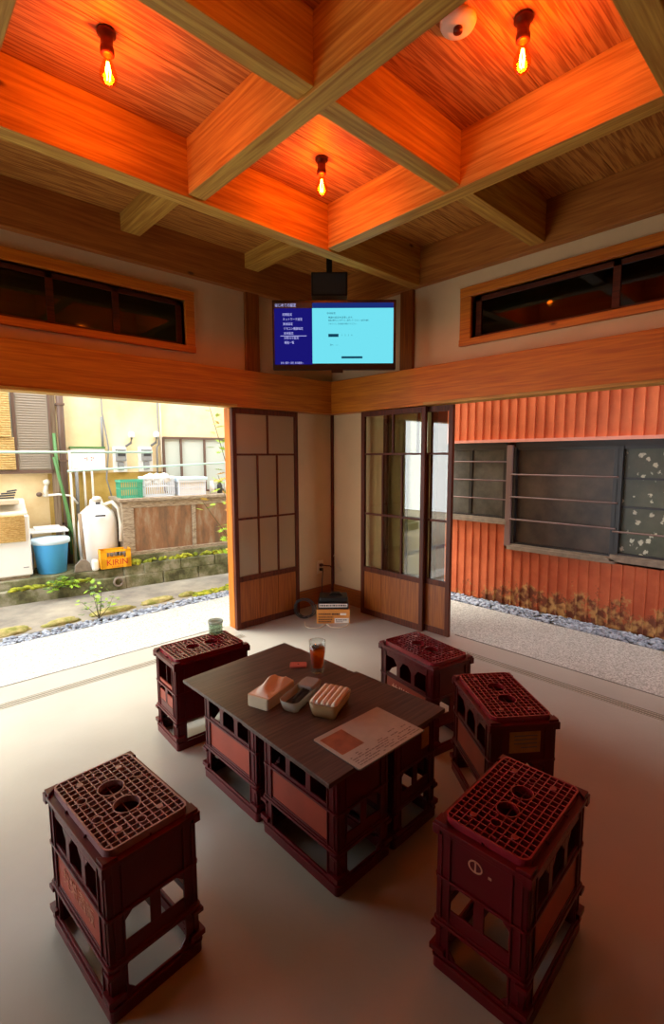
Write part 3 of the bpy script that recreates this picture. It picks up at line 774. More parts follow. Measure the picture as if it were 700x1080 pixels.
def cord(name, pts, r, mat, lb, closed=False, cat='cord'):
    P_ = [Vector(p) for p in pts]; out = []
    n = len(P_)
    for k in range(n if closed else n-1):
        p0, p1, p2, p3 = (P_[(k-1) % n] if (k or closed) else P_[0]), P_[k], P_[(k+1) % n], (P_[(k+2) % n] if (closed or k < n-2) else P_[-1])
        for t in range(8):
            t /= 8; out.append(.5*((2*p1)+(-p0+p2)*t+(2*p0-5*p1+4*p2-p3)*t*t+(-p0+3*p1-3*p2+p3)*t**3))
    if not closed: out.append(P_[-1])
    o = MB().tube(out, r, 6, closed=closed).build(name, mat); return tag(o, lb, cat)
cord('red_cable', [(-.165, -.035, .36), (-.15, -.07, .36), (-.10, -.09, .34), (-.09, -.10, .24), (-.17, -.16, .15), (-.25, -.27, .165)], .006, 'cordred', 'dark red cord dropping from the outlet behind the boxes')
cord('plug_cord', [(-.165, -.035, .32), (-.19, -.07, .31), (-.21, -.08, .2), (-.22, -.10, .08), (-.24, -.16, .01), (-.28, -.24, .008)], .004, 'black', 'thin black cord hanging from the lower plug to the floor')
cord('tan_cable', [(-.02, -.03, .42), (-.03, -.06, .44), (-.02, -.10, .36), (-.015, -.13, .30), (-.03, -.08, .34), (-.02, -.04, .38)], .0025, 'kraft', 'thin tan cord looped against the right wall of the corner')
coilc = Vector((-.545, -.235, .085)); pts = []
for k in range(60):
    a = 2*pi*k/12; r_ = .075+.008*sin(k*.7)
    pts.append(coilc+Vector((cos(a)*r_*.73-.012*sin(a*.2), -cos(a)*r_*.68*-1*-1, sin(a)*r_))+Vector((.0, .012*sin(k*.5), .0)))
cord('cable_coil', pts, .0032, 'darkgrey', 'coiled grey black cable standing against the left sliding door')
cord('loose_cord', [(-.60, -.30, .005), (-.68, -.42, .004), (-.62, -.50, .004), (-.52, -.47, .004), (-.54, -.56, .004), (-.48, -.62, .004), (-.40, -.60, .004), (-.30, -.45, .004)], .003, 'kraft', 'thin loose cord looping over the floor before the carton')

# ------------------------------------------------------------------ television in the corner
fa = R(46.93); fw = Vector((cos(fa), sin(fa), 0)); rt = Vector((sin(fa), -cos(fa), 0))
cam_xy = Vector((-3.103, -3.311, 0))
tc_ = cam_xy+fw*3.5+rt*.02; tc_.z = 1.945
tv = empty('television', tc_, fa-pi/2); tag(tv, 'flat television showing a blue and cyan menu, hung in the corner', 'television')
# local x = right, local y = away from the viewer
w_, h_ = .425, .465
MB().box(-w_, w_, 0, .04, 0, h_).build('case', 'black', tv, bevel=.004)
MB().box(-.36, .36, .04, .09, .05, h_-.08).build('back_shell', 'black', tv, bevel=.01)
sc = MB(); xs = -.150
sc.box(-w_+.015, xs, -.002, .0, .035, h_-.02, 'screenblue')
sc.box(xs, w_-.018, -.002, .0, h_-.055, h_-.02, 'screenbar'); sc.box(xs, w_-.018, -.002, 0, .042, h_-.055, 'screencyan')
sc.box(-w_+.015, xs, -.0025, -.001, h_-.055, h_-.02, 'darkgrey')
scr = sc.build('screen', None, tv)
def ttx(body, x, z, size, mat, sx=1): text('screen_text', body, size, mat, scr, basis((x, -.0035, z), (1, 0, 0), (0, 0, 1)), .0002, 'LEFT', sx)
ttx('はじめての設定', -.405, h_-.037, .026, 'screenwhite', .8)
for k, s_ in enumerate(('初期設定', 'ネットワーク設定', '放送設定', 'リモコン機器設定', '本体設定', 'お知らせ設定', '機能一覧')):
    ttx(s_, -.355+.002*k, h_-.098-.031*k, .020, 'screenwhite', .85)
ttx('戻る  選択・決定  前の画面へ', -.37, .045, .016, 'screenwhite', .75)
ttx('本体設定', -.05, h_-.09, .015, 'screendark')
ttx('機器の設定を変更します。', -.04, h_-.118, .015, 'screendark')
ttx('画面の案内にしたがって、操作してください。設定を選択', -.04, h_-.137, .0125, 'screendark', .85)
ttx('リモコンで、次の設定を選んでください。', -.04, h_-.160, .0125, 'screendark', .85)
ttx('1    2    3    4', .05, h_-.235, .014, 'screendark'); ttx('次へ   ----', -.03, h_-.30, .014, 'screendark')
mbk = MB(); mbk.box(.05, .195, -.004, -.002, .075, .089); mbk.box(-.04, .03, -.004, -.002, h_-.246, h_-.226); mbk.build('button_bar', 'screendark', scr)
MB().box(-.37, -.19, -.004, -.002, .225, .228).build('underline', 'screenwhite', scr)
MB().box(-.02, .06, -.006, 0, -.022, 0).build('logo_foot', 'black', tv)
MB().box(-.03, .03, .09, .16, .15, .32).build('wall_bracket', 'black', tv)
# bracket arm back to the corner
mbk = MB(); mbk.tube([(0, .15, .24), (0, 1.0, .24)], .02, 8); mbk.build('bracket_arm', 'black', tv)
sp = empty('speaker_box', cam_xy+fw*3.62+rt*-.012+Vector((0, 0, 2.475)), fa-pi/2); tag(sp, 'small black speaker box hung from the ceiling above the television', 'speaker')
MB().box(-.128, .128, 0, .14, 0, .16).build('cabinet', 'black', sp, bevel=.006)
MB().box(-.115, .115, -.004, 0, .012, .148).build('grille', 'darkgrey', sp)
mbk = MB(); mbk.box(-.02, .02, .05, .09, .16, ZC-2.475-.001); mbk.build('hanger', 'black', sp)

# ------------------------------------------------------------------ outside, right: path, pebbles, red building
struct(MB().box(.03, .80, -6.5, .06, -.12, -.004).build('path_right', 'aggregate'))
struct(MB().box(-6.5, .80, .06, .80, -.12, -.004).build('path_left', 'aggregate'))
struct(MB().box(-8, XW-.1, -6.5, .8, -.14, -.03).build('ground_left', 'aggregate'))
struct(MB().box(.80, 7, -6.5, .80, -.14, -.03).build('ground_right', 'earth'))
struct(MB().box(-7, 7, .80, 1.05, -.14, -.03).build('ground_bed', 'earth'))
struct(MB().box(-7, 7, 1.05, 9, -.14, -.028).build('alley', 'asphalt'))
struct(MB().box(-8, 9, -9, 10, -.3, -.145).build('ground', 'earth'))
def pebbles(name, rect, n, lb):
    mb = MB(); x0, x1, y0, y1 = rect
    for _ in range(n):
        r_ = random.uniform(.011, .021)
        mb.blob((random.uniform(x0, x1), random.uniform(y0, y1), -.022+random.uniform(0, .016)), (r_*random.uniform(.8, 1.5), r_*random.uniform(.8, 1.5), r_*.7), 1)
    tag(mb.build(name, 'pebble', recalc=False), lb, 'pebbles', kind='stuff')
pebbles('pebble_strip', (.83, 1.05, -4.2, -.15), 2100, 'strip of blue grey pebbles along the foot of the red wall')
pebbles('pebble_strip', (-3.4, 1.2, .815, .99), 1500, 'strip of blue grey pebbles between the pale path and the alley')
rbd = empty('red_building', (1.1, -2, 0)); tag(rbd, 'neighbouring building clad in red painted corrugated metal with dark windows', 'building')
rbd.location = (0, 0, 0)
XR = 1.10; Y0, Y1 = -6.0, -.30
wins = [(-1.135, -.30, .76, 1.42), (-2.04, -1.21, .54, 1.42), (-3.6, -2.06, .56, 1.42)]
lower = MB(); t = .02
# sheet pieces round the windows
lower.box(XR, XR+t, -1.17, Y1, -.02, .72); lower.box(XR, XR+t, -3.7, -1.17, -.02, .50); lower.box(XR, XR+t, Y0, -3.7, -.02, 1.46)
lower.box(XR+.0, XR+t, -1.21, -1.135, .5, 1.46)
y = Y1-.01
while y > Y0:
    top = .72 if y > -1.17 else (.50 if y > -3.7 else 1.46)
    lower.prism([(y-.010, XR+.004), (y+.010, XR+.004), (y+.005, XR-.014), (y-.005, XR-.014)], -.02, top, 'z', tx=Matrix(((0, 1, 0, 0), (1, 0, 0, 0), (0, 0, 1, 0), (0, 0, 0, 1))))
    y -= .082
lower.build('lower_cladding', 'redfoot', rbd)
upper = MB(); upper.box(XR-.01, XR+t, Y0, Y1, 1.49, 3.6)
y = Y1-.01
while y > Y0:
    upper.box(XR-.026, XR, y-.006, y+.006, 1.49, 3.6); y -= .082
upper.build('upper_cladding', 'redwall', rbd)
MB().box(XR-.05, XR+t, Y0, Y1+.01, 1.465, 1.492).build('flashing', 'flash', rbd)
MB().box(XR+.0, XR+.03, Y0, Y1, 1.42, 1.465).build('head_board', 'darkgrey', rbd)
MB().box(XR+.45, XR+3, Y0, Y1-.0, -.02, 3.6).box(XR+.02, XR+.45, Y0, Y0+.05, 0, 3.6).box(XR+.02, XR+3, Y1-.05, Y1, 1.46, 3.6).box(XR+.02, XR+3, Y0, Y1, 3.55, 3.65).box(XR+.02, XR+.45, Y1-.05, Y1, 0, .74).build('core', 'darkgrey', rbd)
for i, (a, b, z0, z1) in enumerate(wins):
    fr = MB(); X_ = XR-.012
    fr.box(X_-.015, XR+.05, a-.012, a+.02, z0, z1); fr.box(X_-.015, XR+.05, b-.02, b+.012, z0, z1); fr.box(X_, XR+.05, a, b, z1-.025, z1); fr.box(X_, XR+.05, a, b, z0, z0+.03)
    if i == 0: fr.box(XR+.005, XR+.04, (a+b)/2-.06, (a+b)/2-.03, z0, z1)
    wf = fr.build('window', 'winframe', rbd)
    if i == 2:
        mm = MB()
        for z in (1.17, .95): mm.box(XR+.004, XR+.016, a, b, z-.008, z+.008)
        mm.build('muntin', 'winframe', wf)
    sl = MB(); sl.box(XR-.05, XR+.03, a-.03, b+.03, z0-.035, z0); sl.box(XR-.035, XR, a-.03, b+.03, z0+.0, z0+.016); sl.build('sill', 'sillmetal', wf)
    MB().box(XR+.02, XR+.026, a, b, z0, z1).build('pane', ('dustpane', 'darkpane', 'flowerpane')[i], wf)
    hs = ((1.29, 1.12, .95), (1.18, .98, .78), (.76,))[i]
    for z in hs: MB().tube([(XR-.04, a-.02, z), (XR-.04, b+.02, z)], .0075, 6).build('bar', 'barmetal', wf)
MB().box(XR-.045, XR-.01, -1.205, -1.15, .53, 1.44).build('downpipe', 'barmetal', rbd, bevel=.006)

# ------------------------------------------------------------------ outside, left: alley house
HA = R(-8); HM = Matrix.Translation((-1.137, 1.864, 0)) @ Matrix.Rotation(HA, 4, 'Z')   # local x along the alley, y away from us
def hb(mb, name, mat=None, parent=None, bevel=0): return mb.build(name, mat, parent, bevel, tx=HM)
# retaining wall
rw = MB(); 
x = -.07
for cz0, cz1 in ((-.05, .10), (.10, .215)):
    x = -.10+(.2 if cz0 > 0 else 0)
    while x < 4.5: rw.box(x+.003, x+.39, 0, .25, cz0, cz1); x += .396
rw.box(-.10, 4.5, .02, .6, -.05, .205)
rw.box(-3.5, -.10, .06, .6, -.05, .185); rw.box(-3.5, -.10, -.02, .07, -.05, .10)
hb(rw, 'retaining_wall', 'block', None, .008); tag(bpy.data.objects['retaining_wall'], 'low mossy concrete block retaining wall along the far side of the alley', 'wall')
mb = MB()
for k in range(260):
    x = random.uniform(-.1, 3.5)
    mb.blob((x, .02+random.uniform(0, .05), .212+random.uniform(0, .035)), (.03, .022, .02), 1, None, .3)
for k in range(60): mb.blob((random.uniform(-1.1, -.45), random.uniform(-.02, .05), .10+random.uniform(0, .02)), (.04, .02, .016), 1, None, .3)
tag(hb(mb, 'moss_cushion', 'moss'), 'yellow green moss growing along the top of the block wall', 'moss', kind='stuff')
mb = MB().lathe([(.05, 0), (.05, .05), (.033, .05), (.033, .01)], 20, tx=Matrix.Translation((-.175, -.0, .058)) @ Matrix.Rotation(pi/2, 4, 'X'))
dp = hb(mb, 'drain_pipe', 'sillmetal'); tag(dp, 'round concrete drain pipe mouth at the foot of the block wall', 'pipe')
hv = .72
# house
hs_ = empty('alley_house'); tag(hs_, 'neighbouring house with cream mortar wall across the alley', 'house')
mb = MB(); mb.box(-3.5, 6, hv, hv+.1, 1.17, 3.3); mb.box(-3.5, -.68, hv+.001, hv+.1, .1, 1.17, None)
hb(mb, 'mortar_wall', 'housewall', hs_)
mb = MB(); mb.box(-3.5, 6, hv+.006, hv+.12, .1, 1.17); hb(mb, 'lower_wall', 'housewall_low', hs_)
mb = MB(); mb.box(-3.6, 6, hv+.1, hv+4, .1, 3.3); mb.box(-3.7, 6.1, hv-.15, hv+4.2, 3.3, 3.38); hb(mb, 'house_body', 'housewall', hs_)
# shutter box
mb = MB(); x0, x1, z0, z1 = -.94, -.645, 1.215, 2.25
mb.box(x0, x1, hv-.07, hv-.03, z0, z1)
z = z0+.02
while z < z1: mb.box(x0+.01, x1-.01, hv-.088, hv-.07, z, z+.012); z += .026
sh = hb(mb, 'shutter_box', 'corrug', hs_)
mb = MB(); mb.box(x0-.03, x0, hv-.085, hv, z0-.03, z1); mb.box(x1, x1+.02, hv-.085, hv, z0-.03, z1); mb.box(-2.4, x1+.02, hv-.085, hv, z0-.035, z0); hb(mb, 'shutter_frame', 'brownmetal', hs_)
mb = MB(); mb.box(-2.2, x0-.03, hv-.03, hv-.02, z0, z1); hb(mb, 'house_window', 'frost_window', hs_)
mb = MB().box(-.640, -.575, hv-.05, hv, .15, 3.25); hb(mb, 'corner_board', 'greywood', hs_)
mb = MB().tube([(-.53, hv-.08, .15), (-.53, hv-.08, 3.25)], .034, 12); 
for z in (.6, 1.3, 1.9, 2.5): mb.box(-.57, -.49, hv-.12, hv, z, z+.02)
hb(mb, 'rain_pipe', 'brownmetal', hs_)
mb = MB(); z = 1.235
for k in range(36):
    off = -.02 if k >= 14 else 0
    mb.tube([(-1.6, hv-.10+off, z), (-.985 if k >= 14 else -.965, hv-.10+off, z)], .012, 5); z += .0235
bl = hb(mb, 'bamboo_blind', 'bamboo'); tag(bl, 'bamboo blind hanging before the house window at the far left', 'blind')
# wide frosted window on the right
wx0, wx1, wz0, wz1 = .56, 1.75, .93, 1.58
mb = MB(); mb.box(wx0, wx1, hv-.04, hv, wz1-.02, wz1+.01); mb.box(wx0, wx1, hv-.05, hv, wz0-.02, wz0)
for x in (wx0, .77, 1.07, 1.40, wx1): mb.box(x-.012, x+.012, hv-.04, hv, wz0, wz1)
wf = hb(mb, 'window', 'brownmetal', hs_)
mb = MB().box(wx0, wx1, hv-.015, hv-.005, wz0, wz1); hb(mb, 'pane', 'frost_window', wf)
# conduits
def hc(pts, r, mat, name, lb, cat='pipe'):
    o = hb(MB().tube(pts, r, 8), name, mat); return tag(o, lb, cat)
hc([(.505, hv-.03, 3.0), (.505, hv-.03, 1.50), (.48, hv-.03, 1.46), (.47, hv-.03, .95)], .010, 'greyplastic', 'wall_conduit', 'grey conduit running down the cream wall left of the frosted window')
hc([(.535, hv-.03, 3.0), (.535, hv-.03, 1.55), (.53, hv-.03, 1.1)], .008, 'offwhite', 'wall_conduit', 'pale thin conduit running down close beside the frosted window edge')
hc([(-.10, hv-.03, 3.0), (-.11, hv-.03, 1.85), (-.08, hv-.04, 1.6), (-.06, hv-.03, 1.45), (-.10, hv-.03, 1.1), (-.06, hv-.06, .9)], .008, 'greyplastic', 'wall_cable', 'grey cable bending down the cream wall between switch board and meter', 'cable')
hc([(-.12, hv-.03, 1.80), (-.12, hv-.03, 1.46)], .014, 'greyplastic', 'cable_sleeve', 'short grey cable sleeve above the right end of the white board', 'cable')
for xx in (-.25, -.33): hc([(xx, hv-.04, 1.2), (xx, hv-.04, .6)], .012, 'offwhite', 'water_pipe', 'white pipe below the board, %s' % ('nearer the meter' if xx > -.3 else 'nearer the brown rain pipe'))
hc([(-.41, hv-.06, 1.22), (-.41, hv-.06, 1.0), (-.42, hv-.06, .6)], .018, 'greyplastic', 'tap_pipe', 'grey stand pipe with joint below the left end of the board')
hc([(-.61, hv-.14, 1.60), (-.60, hv-.15, 1.2), (-.55, hv-.16, .9), (-.50, hv-.2, .55), (-.47, hv-.3, .22)], .016, 'greenhose', 'garden_hose', 'green hose hanging down beside the brown rain pipe', 'hose')
hc([(-.63, hv-.16, 1.35), (-.57, hv-.17, 1.0), (-.53, hv-.16, .7), (-.52, hv-.2, .3)], .012, 'greenhose', 'garden_hose', 'second green hose crossing lower beside the rain pipe', 'hose')
hc([(-.74, hv-.05, .94), (-.60, hv-.10, .95), (-.48, hv-.12, .93), (-.42, hv-.1, .84)], .012, 'white', 'water_branch', 'white water branch pipe running to the wall tap', 'pipe')
tp = empty('wall_tap'); tag(tp, 'white lagged wall tap low on the yellow wall under the shutter', 'tap')
hb(MB().blob((-.70, hv-.05, 1.08), (.035, .03, .035), 2, None, .1), 'valve_cap', 'offwhite', tp); hb(MB().tube([(-.70, hv-.04, 1.06), (-.72, hv-.05, .98), (-.70, hv-.06, .93)], .022, 8), 'tap_body', 'offwhite', tp); hb(MB().blob((-.775, hv-.05, .955), (.03, .03, .025), 2), 'tap_handle', 'brownmetal', tp)
# board and meters
bd = empty('switch_board'); tag(bd, 'wide white board fixed to the cream wall beside the meters', 'board')
hb(MB().box(-.455, -.105, hv-.05, hv, 1.20, 1.445), 'panel', 'white', bd, .004); hb(MB().box(-.46, -.10, hv-.06, hv, 1.445, 1.465), 'top_strip', 'greenhose', bd)
mb = MB()
for q in ((-.30, 1.335), (-.30, 1.315), (-.255, 1.34), (-.255, 1.312), (-.235, 1.335), (-.32, 1.33)): mb.box(q[0], q[0]+.014, hv-.053, hv-.049, q[1], q[1]+.008)
hb(mb, 'printed_mark', 'redprint', bd)
def meter(x0, x1, lb):
    m_ = empty('electric_meter'); tag(m_, lb, 'meter', 'electric meters on the cream wall'); xc = (x0+x1)/2
    hb(MB().box(x0, x1, hv-.04, hv, 1.175, 1.468), 'back_plate', 'white', m_, .003)
    hb(MB().box(xc-.05, xc+.06, hv-.10, hv-.04, 1.30, 1.44), 'meter_case', 'greyplastic', m_, .01)
    hb(MB().box(xc-.035, xc+.045, hv-.104, hv-.10, 1.36, 1.42), 'dial_window', 'darkgrey', m_)
    hb(MB().box(xc-.03, xc+.03, hv-.09, hv-.04, 1.20, 1.29), 'terminal_cover', 'greyplastic', m_, .006)
meter(-.02, .13, 'electric meter on the cream wall, the left one nearer the white board'); meter(.26, .42, 'electric meter on the cream wall, the right one beside the conduit')
for i, (x, z) in enumerate(((.19, 1.60), (.475, 1.61))):
    k_ = empty('inlet_hood'); tag(k_, 'white cable inlet cap above the %s meter' % ('left' if i == 0 else 'right'), 'inlet hood')
    hb(MB().lathe([(.03, 0), (.035, .02), (.03, .06), (.012, .07)], 16, (x, hv-.05, z-.03)), 'cap', 'white', k_); hb(MB().tube([(x, hv-.05, z-.03), (x-.01, hv-.05, z-.09), (x-.07, hv-.04, z-.13)], .014, 8), 'bent_pipe', 'greyplastic', k_)
# drying poles
hc([(-2.4, .40, 1.402), (.345, .40, 1.400)], .013, 'palemint', 'drying_pole', 'upper pale mint drying pole across the house wall', 'pole')
hc([(-.53, .38, 1.205), (1.7, .42, 1.29)], .012, 'palemint', 'drying_pole', 'lower pale mint drying pole above the baskets', 'pole')
mb = MB(); mb.tube([(-.50, .39, .18), (-.50, .39, 1.42)], .012, 8); tag(hb(mb, 'pole_stand', 'offwhite'), 'thin upright post holding the left ends of the drying poles', 'post')
# wooden cabinet
cb_ = empty('garden_cabinet'); tag(cb_, 'weathered grey wooden cabinet with flat top across the alley', 'cabinet')
hb(MB().box(-.10, 2.6, .10, .66, .872, .905).box(-.07, 2.6, .125, .64, .80, .872), 'top_board', 'greywood_x', cb_, .004)
mb = MB(); mb.box(-.06, 2.6, .14, .16, .29, .80)
hb(mb, 'back_board', 'greywood', cb_)
mb = MB(); mb.box(-.07, .045, .115, .14, .29, .80); mb.box(.68, .725, .115, .14, .29, .80); mb.box(1.5, 1.55, .115, .14, .29, .80); mb.box(-.07, 2.6, .11, .14, .29, .33); mb.box(-.07, -.04, .14, .64, .29, .8)
hb(mb, 'cabinet_frame', 'greywood_x', cb_, .003)
for a, b in ((.045, .68), (.725, 1.5)): hb(MB().box(a+.004, b-.004, .130, .14, .33, .80), 'door_panel', 'rustboard', cb_)
mb = MB().box(-.07, 2.6, .09, .66, .215, .29); hb(mb, 'plinth', 'block', cb_)
# baskets
def basket(name, x0, x1, y0, y1, z0, z1, mat, lb, grp='baskets on the cabinet'):
    b_ = empty(name); tag(b_, lb, 'basket', grp)
    mb = MB(); n = int((x1-x0)/.022)
    for k in range(n+1):
        x = x0+(x1-x0)*k/n
        for yy in (y0, y1): mb.box(x-.004, x+.004, yy-.002, yy+.002, z0, z1)
    n = int((y1-y0)/.025)
    for k in range(n+1):
        yy = y0+(y1-y0)*k/n
        for x in (x0, x1): mb.box(x-.002, x+.002, yy-.004, yy+.004, z0, z1)
    for z in (z0, (z0+z1)/2): mb.ring(rrect((x1-x0)/2+.003, (y1-y0)/2+.003, .01, 2, (x0+x1)/2, (y0+y1)/2), rrect((x1-x0)/2-.003, (y1-y0)/2-.003, .01, 2, (x0+x1)/2, (y0+y1)/2), z, z+.012)
    mb.box(x0, x1, y0, y1, z0, z0+.004)
    hb(mb, 'basket_wall', mat, b_)
    hb(MB().ring(rrect((x1-x0)/2+.014, (y1-y0)/2+.014, .02, 3, (x0+x1)/2, (y0+y1)/2), rrect((x1-x0)/2-.002, (y1-y0)/2-.002, .016, 3, (x0+x1)/2, (y0+y1)/2), z1-.012, z1+.01), 'rim', mat, b_)
    return b_
b_ = basket('plastic_basket', -.055, .165, .20, .42, .906, 1.09, 'green', 'green plastic basket on the left end of the cabinet top')
b_ = basket('plastic_basket', .20, .52, .22, .46, .906, 1.12, 'whitetub', 'white lattice basket heaped with white things, middle one on the cabinet')
mb = MB()
for k in range(14): mb.blob((.22+.28*random.random(), .26+.16*random.random(), 1.06+.08*random.random()), (.06, .05, .04), 1, None, .2)
hb(mb, 'contents', 'cloth', b_)
b_ = basket('plastic_basket', .57, .88, .20, .44, .906, 1.07, 'whitetub', 'pale blue white tub with lid, right one on the cabinet')
hb(MB().box(.575, .875, .205, .435, .912, 1.06), 'contents', 'cloth', b_, .01); hb(MB().box(.545, .905, .18, .46, 1.075, 1.115), 'lid', 'lidblue', b_, .01)
for i, x in enumerate((1.0, 1.10, 1.19)):
    o = hb(MB().lathe([(.03, 0), (.032, .09), (.02, .12), (.018, .15)], 14, (x, .3, .906)), 'plastic_bottle', ('white', 'darkgrey', 'offwhite')[i])
    tag(o, ('white small bottle next to the lidded tub on the cabinet', 'dark small bottle between two pale ones on the cabinet', 'off white small bottle nearest the leaves on the cabinet')[i], 'bottle')
# washing machine
wm = empty('washing_machine'); tag(wm, 'white washing machine at the far left with things piled on it', 'washing machine')
hb(MB().box(-1.5, -.915, .10, .60, .215, .80), 'cabinet', 'white', wm, .015)
hb(MB().prism([(.12, .80), (.60, .80), (.60, .93), (.50, .93), (.30, .86), (.12, .83)], -1.49, -.925, 'x'), 'top_lid', 'offwhite', wm, .012)
hb(MB().box(-.99, -.945, .097, .10, .292, .300), 'name_plate', 'greyplastic', wm)
hb(MB().box(-1.48, -.94, .13, .57, .185, .215), 'foot_base', 'greywood_x', wm)
mb = MB(); z = .56
while z < .80: mb.tube([(-1.45, .075, z), (-.955, .075, z)], .009, 5); z += .017
tag(hb(mb, 'reed_mat', 'bamboo'), 'reed mat hanging over the front of the washing machine', 'mat')
tag(hb(MB().box(-1.35, -.985, .13, .40, .905, .95), 'wooden_plank', 'kraft', None, .006), 'brown flat box lying on the washing machine', 'box')
mb = MB()
for k in range(4): mb.tube([(-1.22+k*.05, .18+.05*k, .965+.018*k), (-1.02+k*.01, .22+.03*k, .965+.022*k)], .009, 6)
tag(hb(mb, 'tongs', 'darkgrey'), 'dark metal tools lying on the brown box at far left', 'tools')
# blue bucket
bk = empty('lidded_bucket'); tag(bk, 'blue bucket with pale lid beside the washing machine', 'bucket')
hb(MB().lathe([(.125, .187), (.13, .19), (.158, .49), (.165, .50), (.155, .50)], 32, (-.735, .27, 0)), 'bucket_body', 'blue', bk)
hb(MB().lathe([(.168, .485), (.176, .49), (.176, .525), (.165, .54), (.02, .552), (.001, .552)], 32, (-.735, .27, 0)), 'lid', 'lidblue', bk)
tag(hb(MB().box(-.93, -.56, .30, .62, .585, .605).box(-.86, -.62, .34, .58, .605, .63).box(-.90, -.88, .45, .60, .187, .585).box(-.60, -.58, .45, .60, .187, .585), 'white_shelf', 'white', None, .005), 'flat white board stand behind the blue bucket', 'stand')
# covered tank
ck = empty('gas_tank'); tag(ck, 'white covered tank standing against the wall above the yellow crate', 'tank')
hb(MB().lathe([(.17, .187), (.185, .22), (.195, .45), (.19, .66), (.165, .76), (.10, .82), (.07, .84), (.06, .90), (.001, .905)], 28, (-.28, .34, 0)), 'tank_cover', 'cloth', ck)
hb(MB().lathe([(.045, 0), (.05, .02), (.04, .045), (.01, .05)], 16, (-.28, .30, .885)), 'cap', 'offwhite', ck)
hb(MB().box(-.33, -.235, .118, .15, .735, .75).box(-.305, -.262, .218, .24, .855, .875), 'strap', 'darkgrey', ck)
tag(hb(MB().tube([(-.22, .30, .84), (-.14, .26, .87), (-.085, .22, .80), (-.08, .18, .62), (-.09, .16, .45)], .020, 10), 'flexible_hose', 'offwhite'), 'thick off white hose curving down between tank and cabinet', 'hose')
# yellow crate
yc = empty('yellow_crate'); tag(yc, 'yellow beer crate with red lettering in front of the white tank', 'crate')
mb = MB(); x0, x1, y0, y1, z0, z1 = -.325, -.03, -.0, .14, .200, .392
for a, b in ((y0, y0+.008), (y1-.008, y1)):
    mb.box(x0, x1, a, b, z0, z0+.105); mb.box(x0, x1, a, b, z1-.025, z1); mb.box(x0, x0+.06, a, b, z0, z1); mb.box(x1-.05, x1, a, b, z0, z1)
mb.box(x0, x0+.008, y0, y1, z0, z1); mb.box(x1-.008, x1, y0, y1, z0, z1); mb.box(x0, x1, y0, y1, z0, z0+.008)
cbo = hb(mb, 'crate_body', 'yellow', yc, .003)
text('lettering', 'KIRIN', .088, 'redprint', cbo, HM @ basis(((x0+x1)/2+.01, y0-.001, z0+.062), (1, 0, 0), (0, 0, 1)), .001, sx=.95)
text('lettering', 'キリンビール', .020, 'redprint', cbo, HM @ basis(((x0+x1)/2+.01, y0-.001, z0+.014), (1, 0, 0), (0, 0, 1)), .001)
mb = MB()
for k in range(5): mb.lathe([(.014, 0), (.014, .03), (.010, .05), (.010, .055)], 10, (x0+.075+k*.042, .06, z1-.075))
hb(mb, 'bottles', 'greyplastic', yc)
tag(hb(MB().box(-.40, -.335, .04, .12, .187, .30), 'white_bag', 'cloth', None, .02), 'crumpled white bag left of the yellow crate', 'bag')
# dustpan / shovel
sv = empty('scoop'); tag(sv, 'long handled wooden scoop leaning between bucket and tank', 'scoop')
hb(MB().tube([(-.475, .14, .78), (-.46, .10, .30)], .018, 8), 'handle', 'greywood', sv)
hb(MB().prism([(-.56, .19), (-.40, .19), (-.415, .27), (-.45, .31), (-.50, .31), (-.55, .26)], .07, .11, 'y'), 'blade', 'sillmetal', sv, .004)

# mossy edging stones between pebbles and asphalt
for i, (x, y, a, b) in enumerate(((-2.42, 1.16, .17, .08), (-2.04, 1.13, .15, .06), (-1.62, 1.15, .20, .07), (-1.20, 1.17, .17, .06), (-.90, 1.17, .09, .05))):
    o = MB().blob((x, y, -.03), (a, b, .045), 3, None, .12).build('edging_stone', 'mossstone')
    tag(o, ('largest mossy stone at the alley edge, leftmost in the photo', 'mossy stone at the alley edge, second from the left', 'mossy stone at the alley edge near the small weed', 'mossy stone at the alley edge, right of the small weed', 'smallest mossy stone at the right end of the row')[i], 'stone', 'mossy stones along the alley edge')
mb = MB()
for k in range(500):
    x = random.uniform(-.85, 1.0); y = 1.06+random.uniform(0, .14)+(.05 if x > -.4 else 0)
    mb.blob((x, y, -.026), (.03, .02, .012), 1, None, .3)
tag(mb.build('moss_verge', 'moss', recalc=False), 'low yellow green moss between pebbles and alley by the door', 'moss', kind='stuff')

# plants
def leafstar(mb, c, s, mat, n=5):
    c = Vector(c); u = Vector((random.uniform(-1, 1), random.uniform(-1, 1), random.uniform(-.3, .6))).normalized(); v = u.cross(Vector((random.uniform(-.4, .4), random.uniform(-.4, .4), 1))).normalized()
    for k in range(n):
        a = -1.1+2.2*k/(n-1); d = u*cos(a)+v*sin(a); e = -u*sin(a)+v*cos(a)
        mb.quad([c, c+d*s*.5+e*s*.13, c+d*s, c+d*s*.5-e*s*.13], mat)
def plant(name, base, tips, leaves, lb, cat, s=.05, mats=('leaf', 'leafdark'), r=.006, spread=.10):
    p = empty(name, (0, 0, 0)); tag(p, lb, cat)
    st = MB(); lf = MB(); b0 = Vector(base)
    for t in tips:
        t = Vector(t); mid = (b0+t)/2+Vector((random.uniform(-.05, .05), random.uniform(-.05, .05), random.uniform(0, .06)))
        st.tube([b0, mid, t], [r, r*.7, r*.35], 6)
        for k in range(leaves):
            f = random.uniform(.35, 1.02); q = b0.lerp(mid, f*2) if f < .5 else mid.lerp(t, f*2-1)
            q = q+Vector([random.gauss(0, spread*.5) for _ in range(3)])
            leafstar(lf, q, s*random.uniform(.7, 1.2), random.choice(mats))
    st.build('stem', 'stem', p); lf.build('leaves', None, p, recalc=False); return p
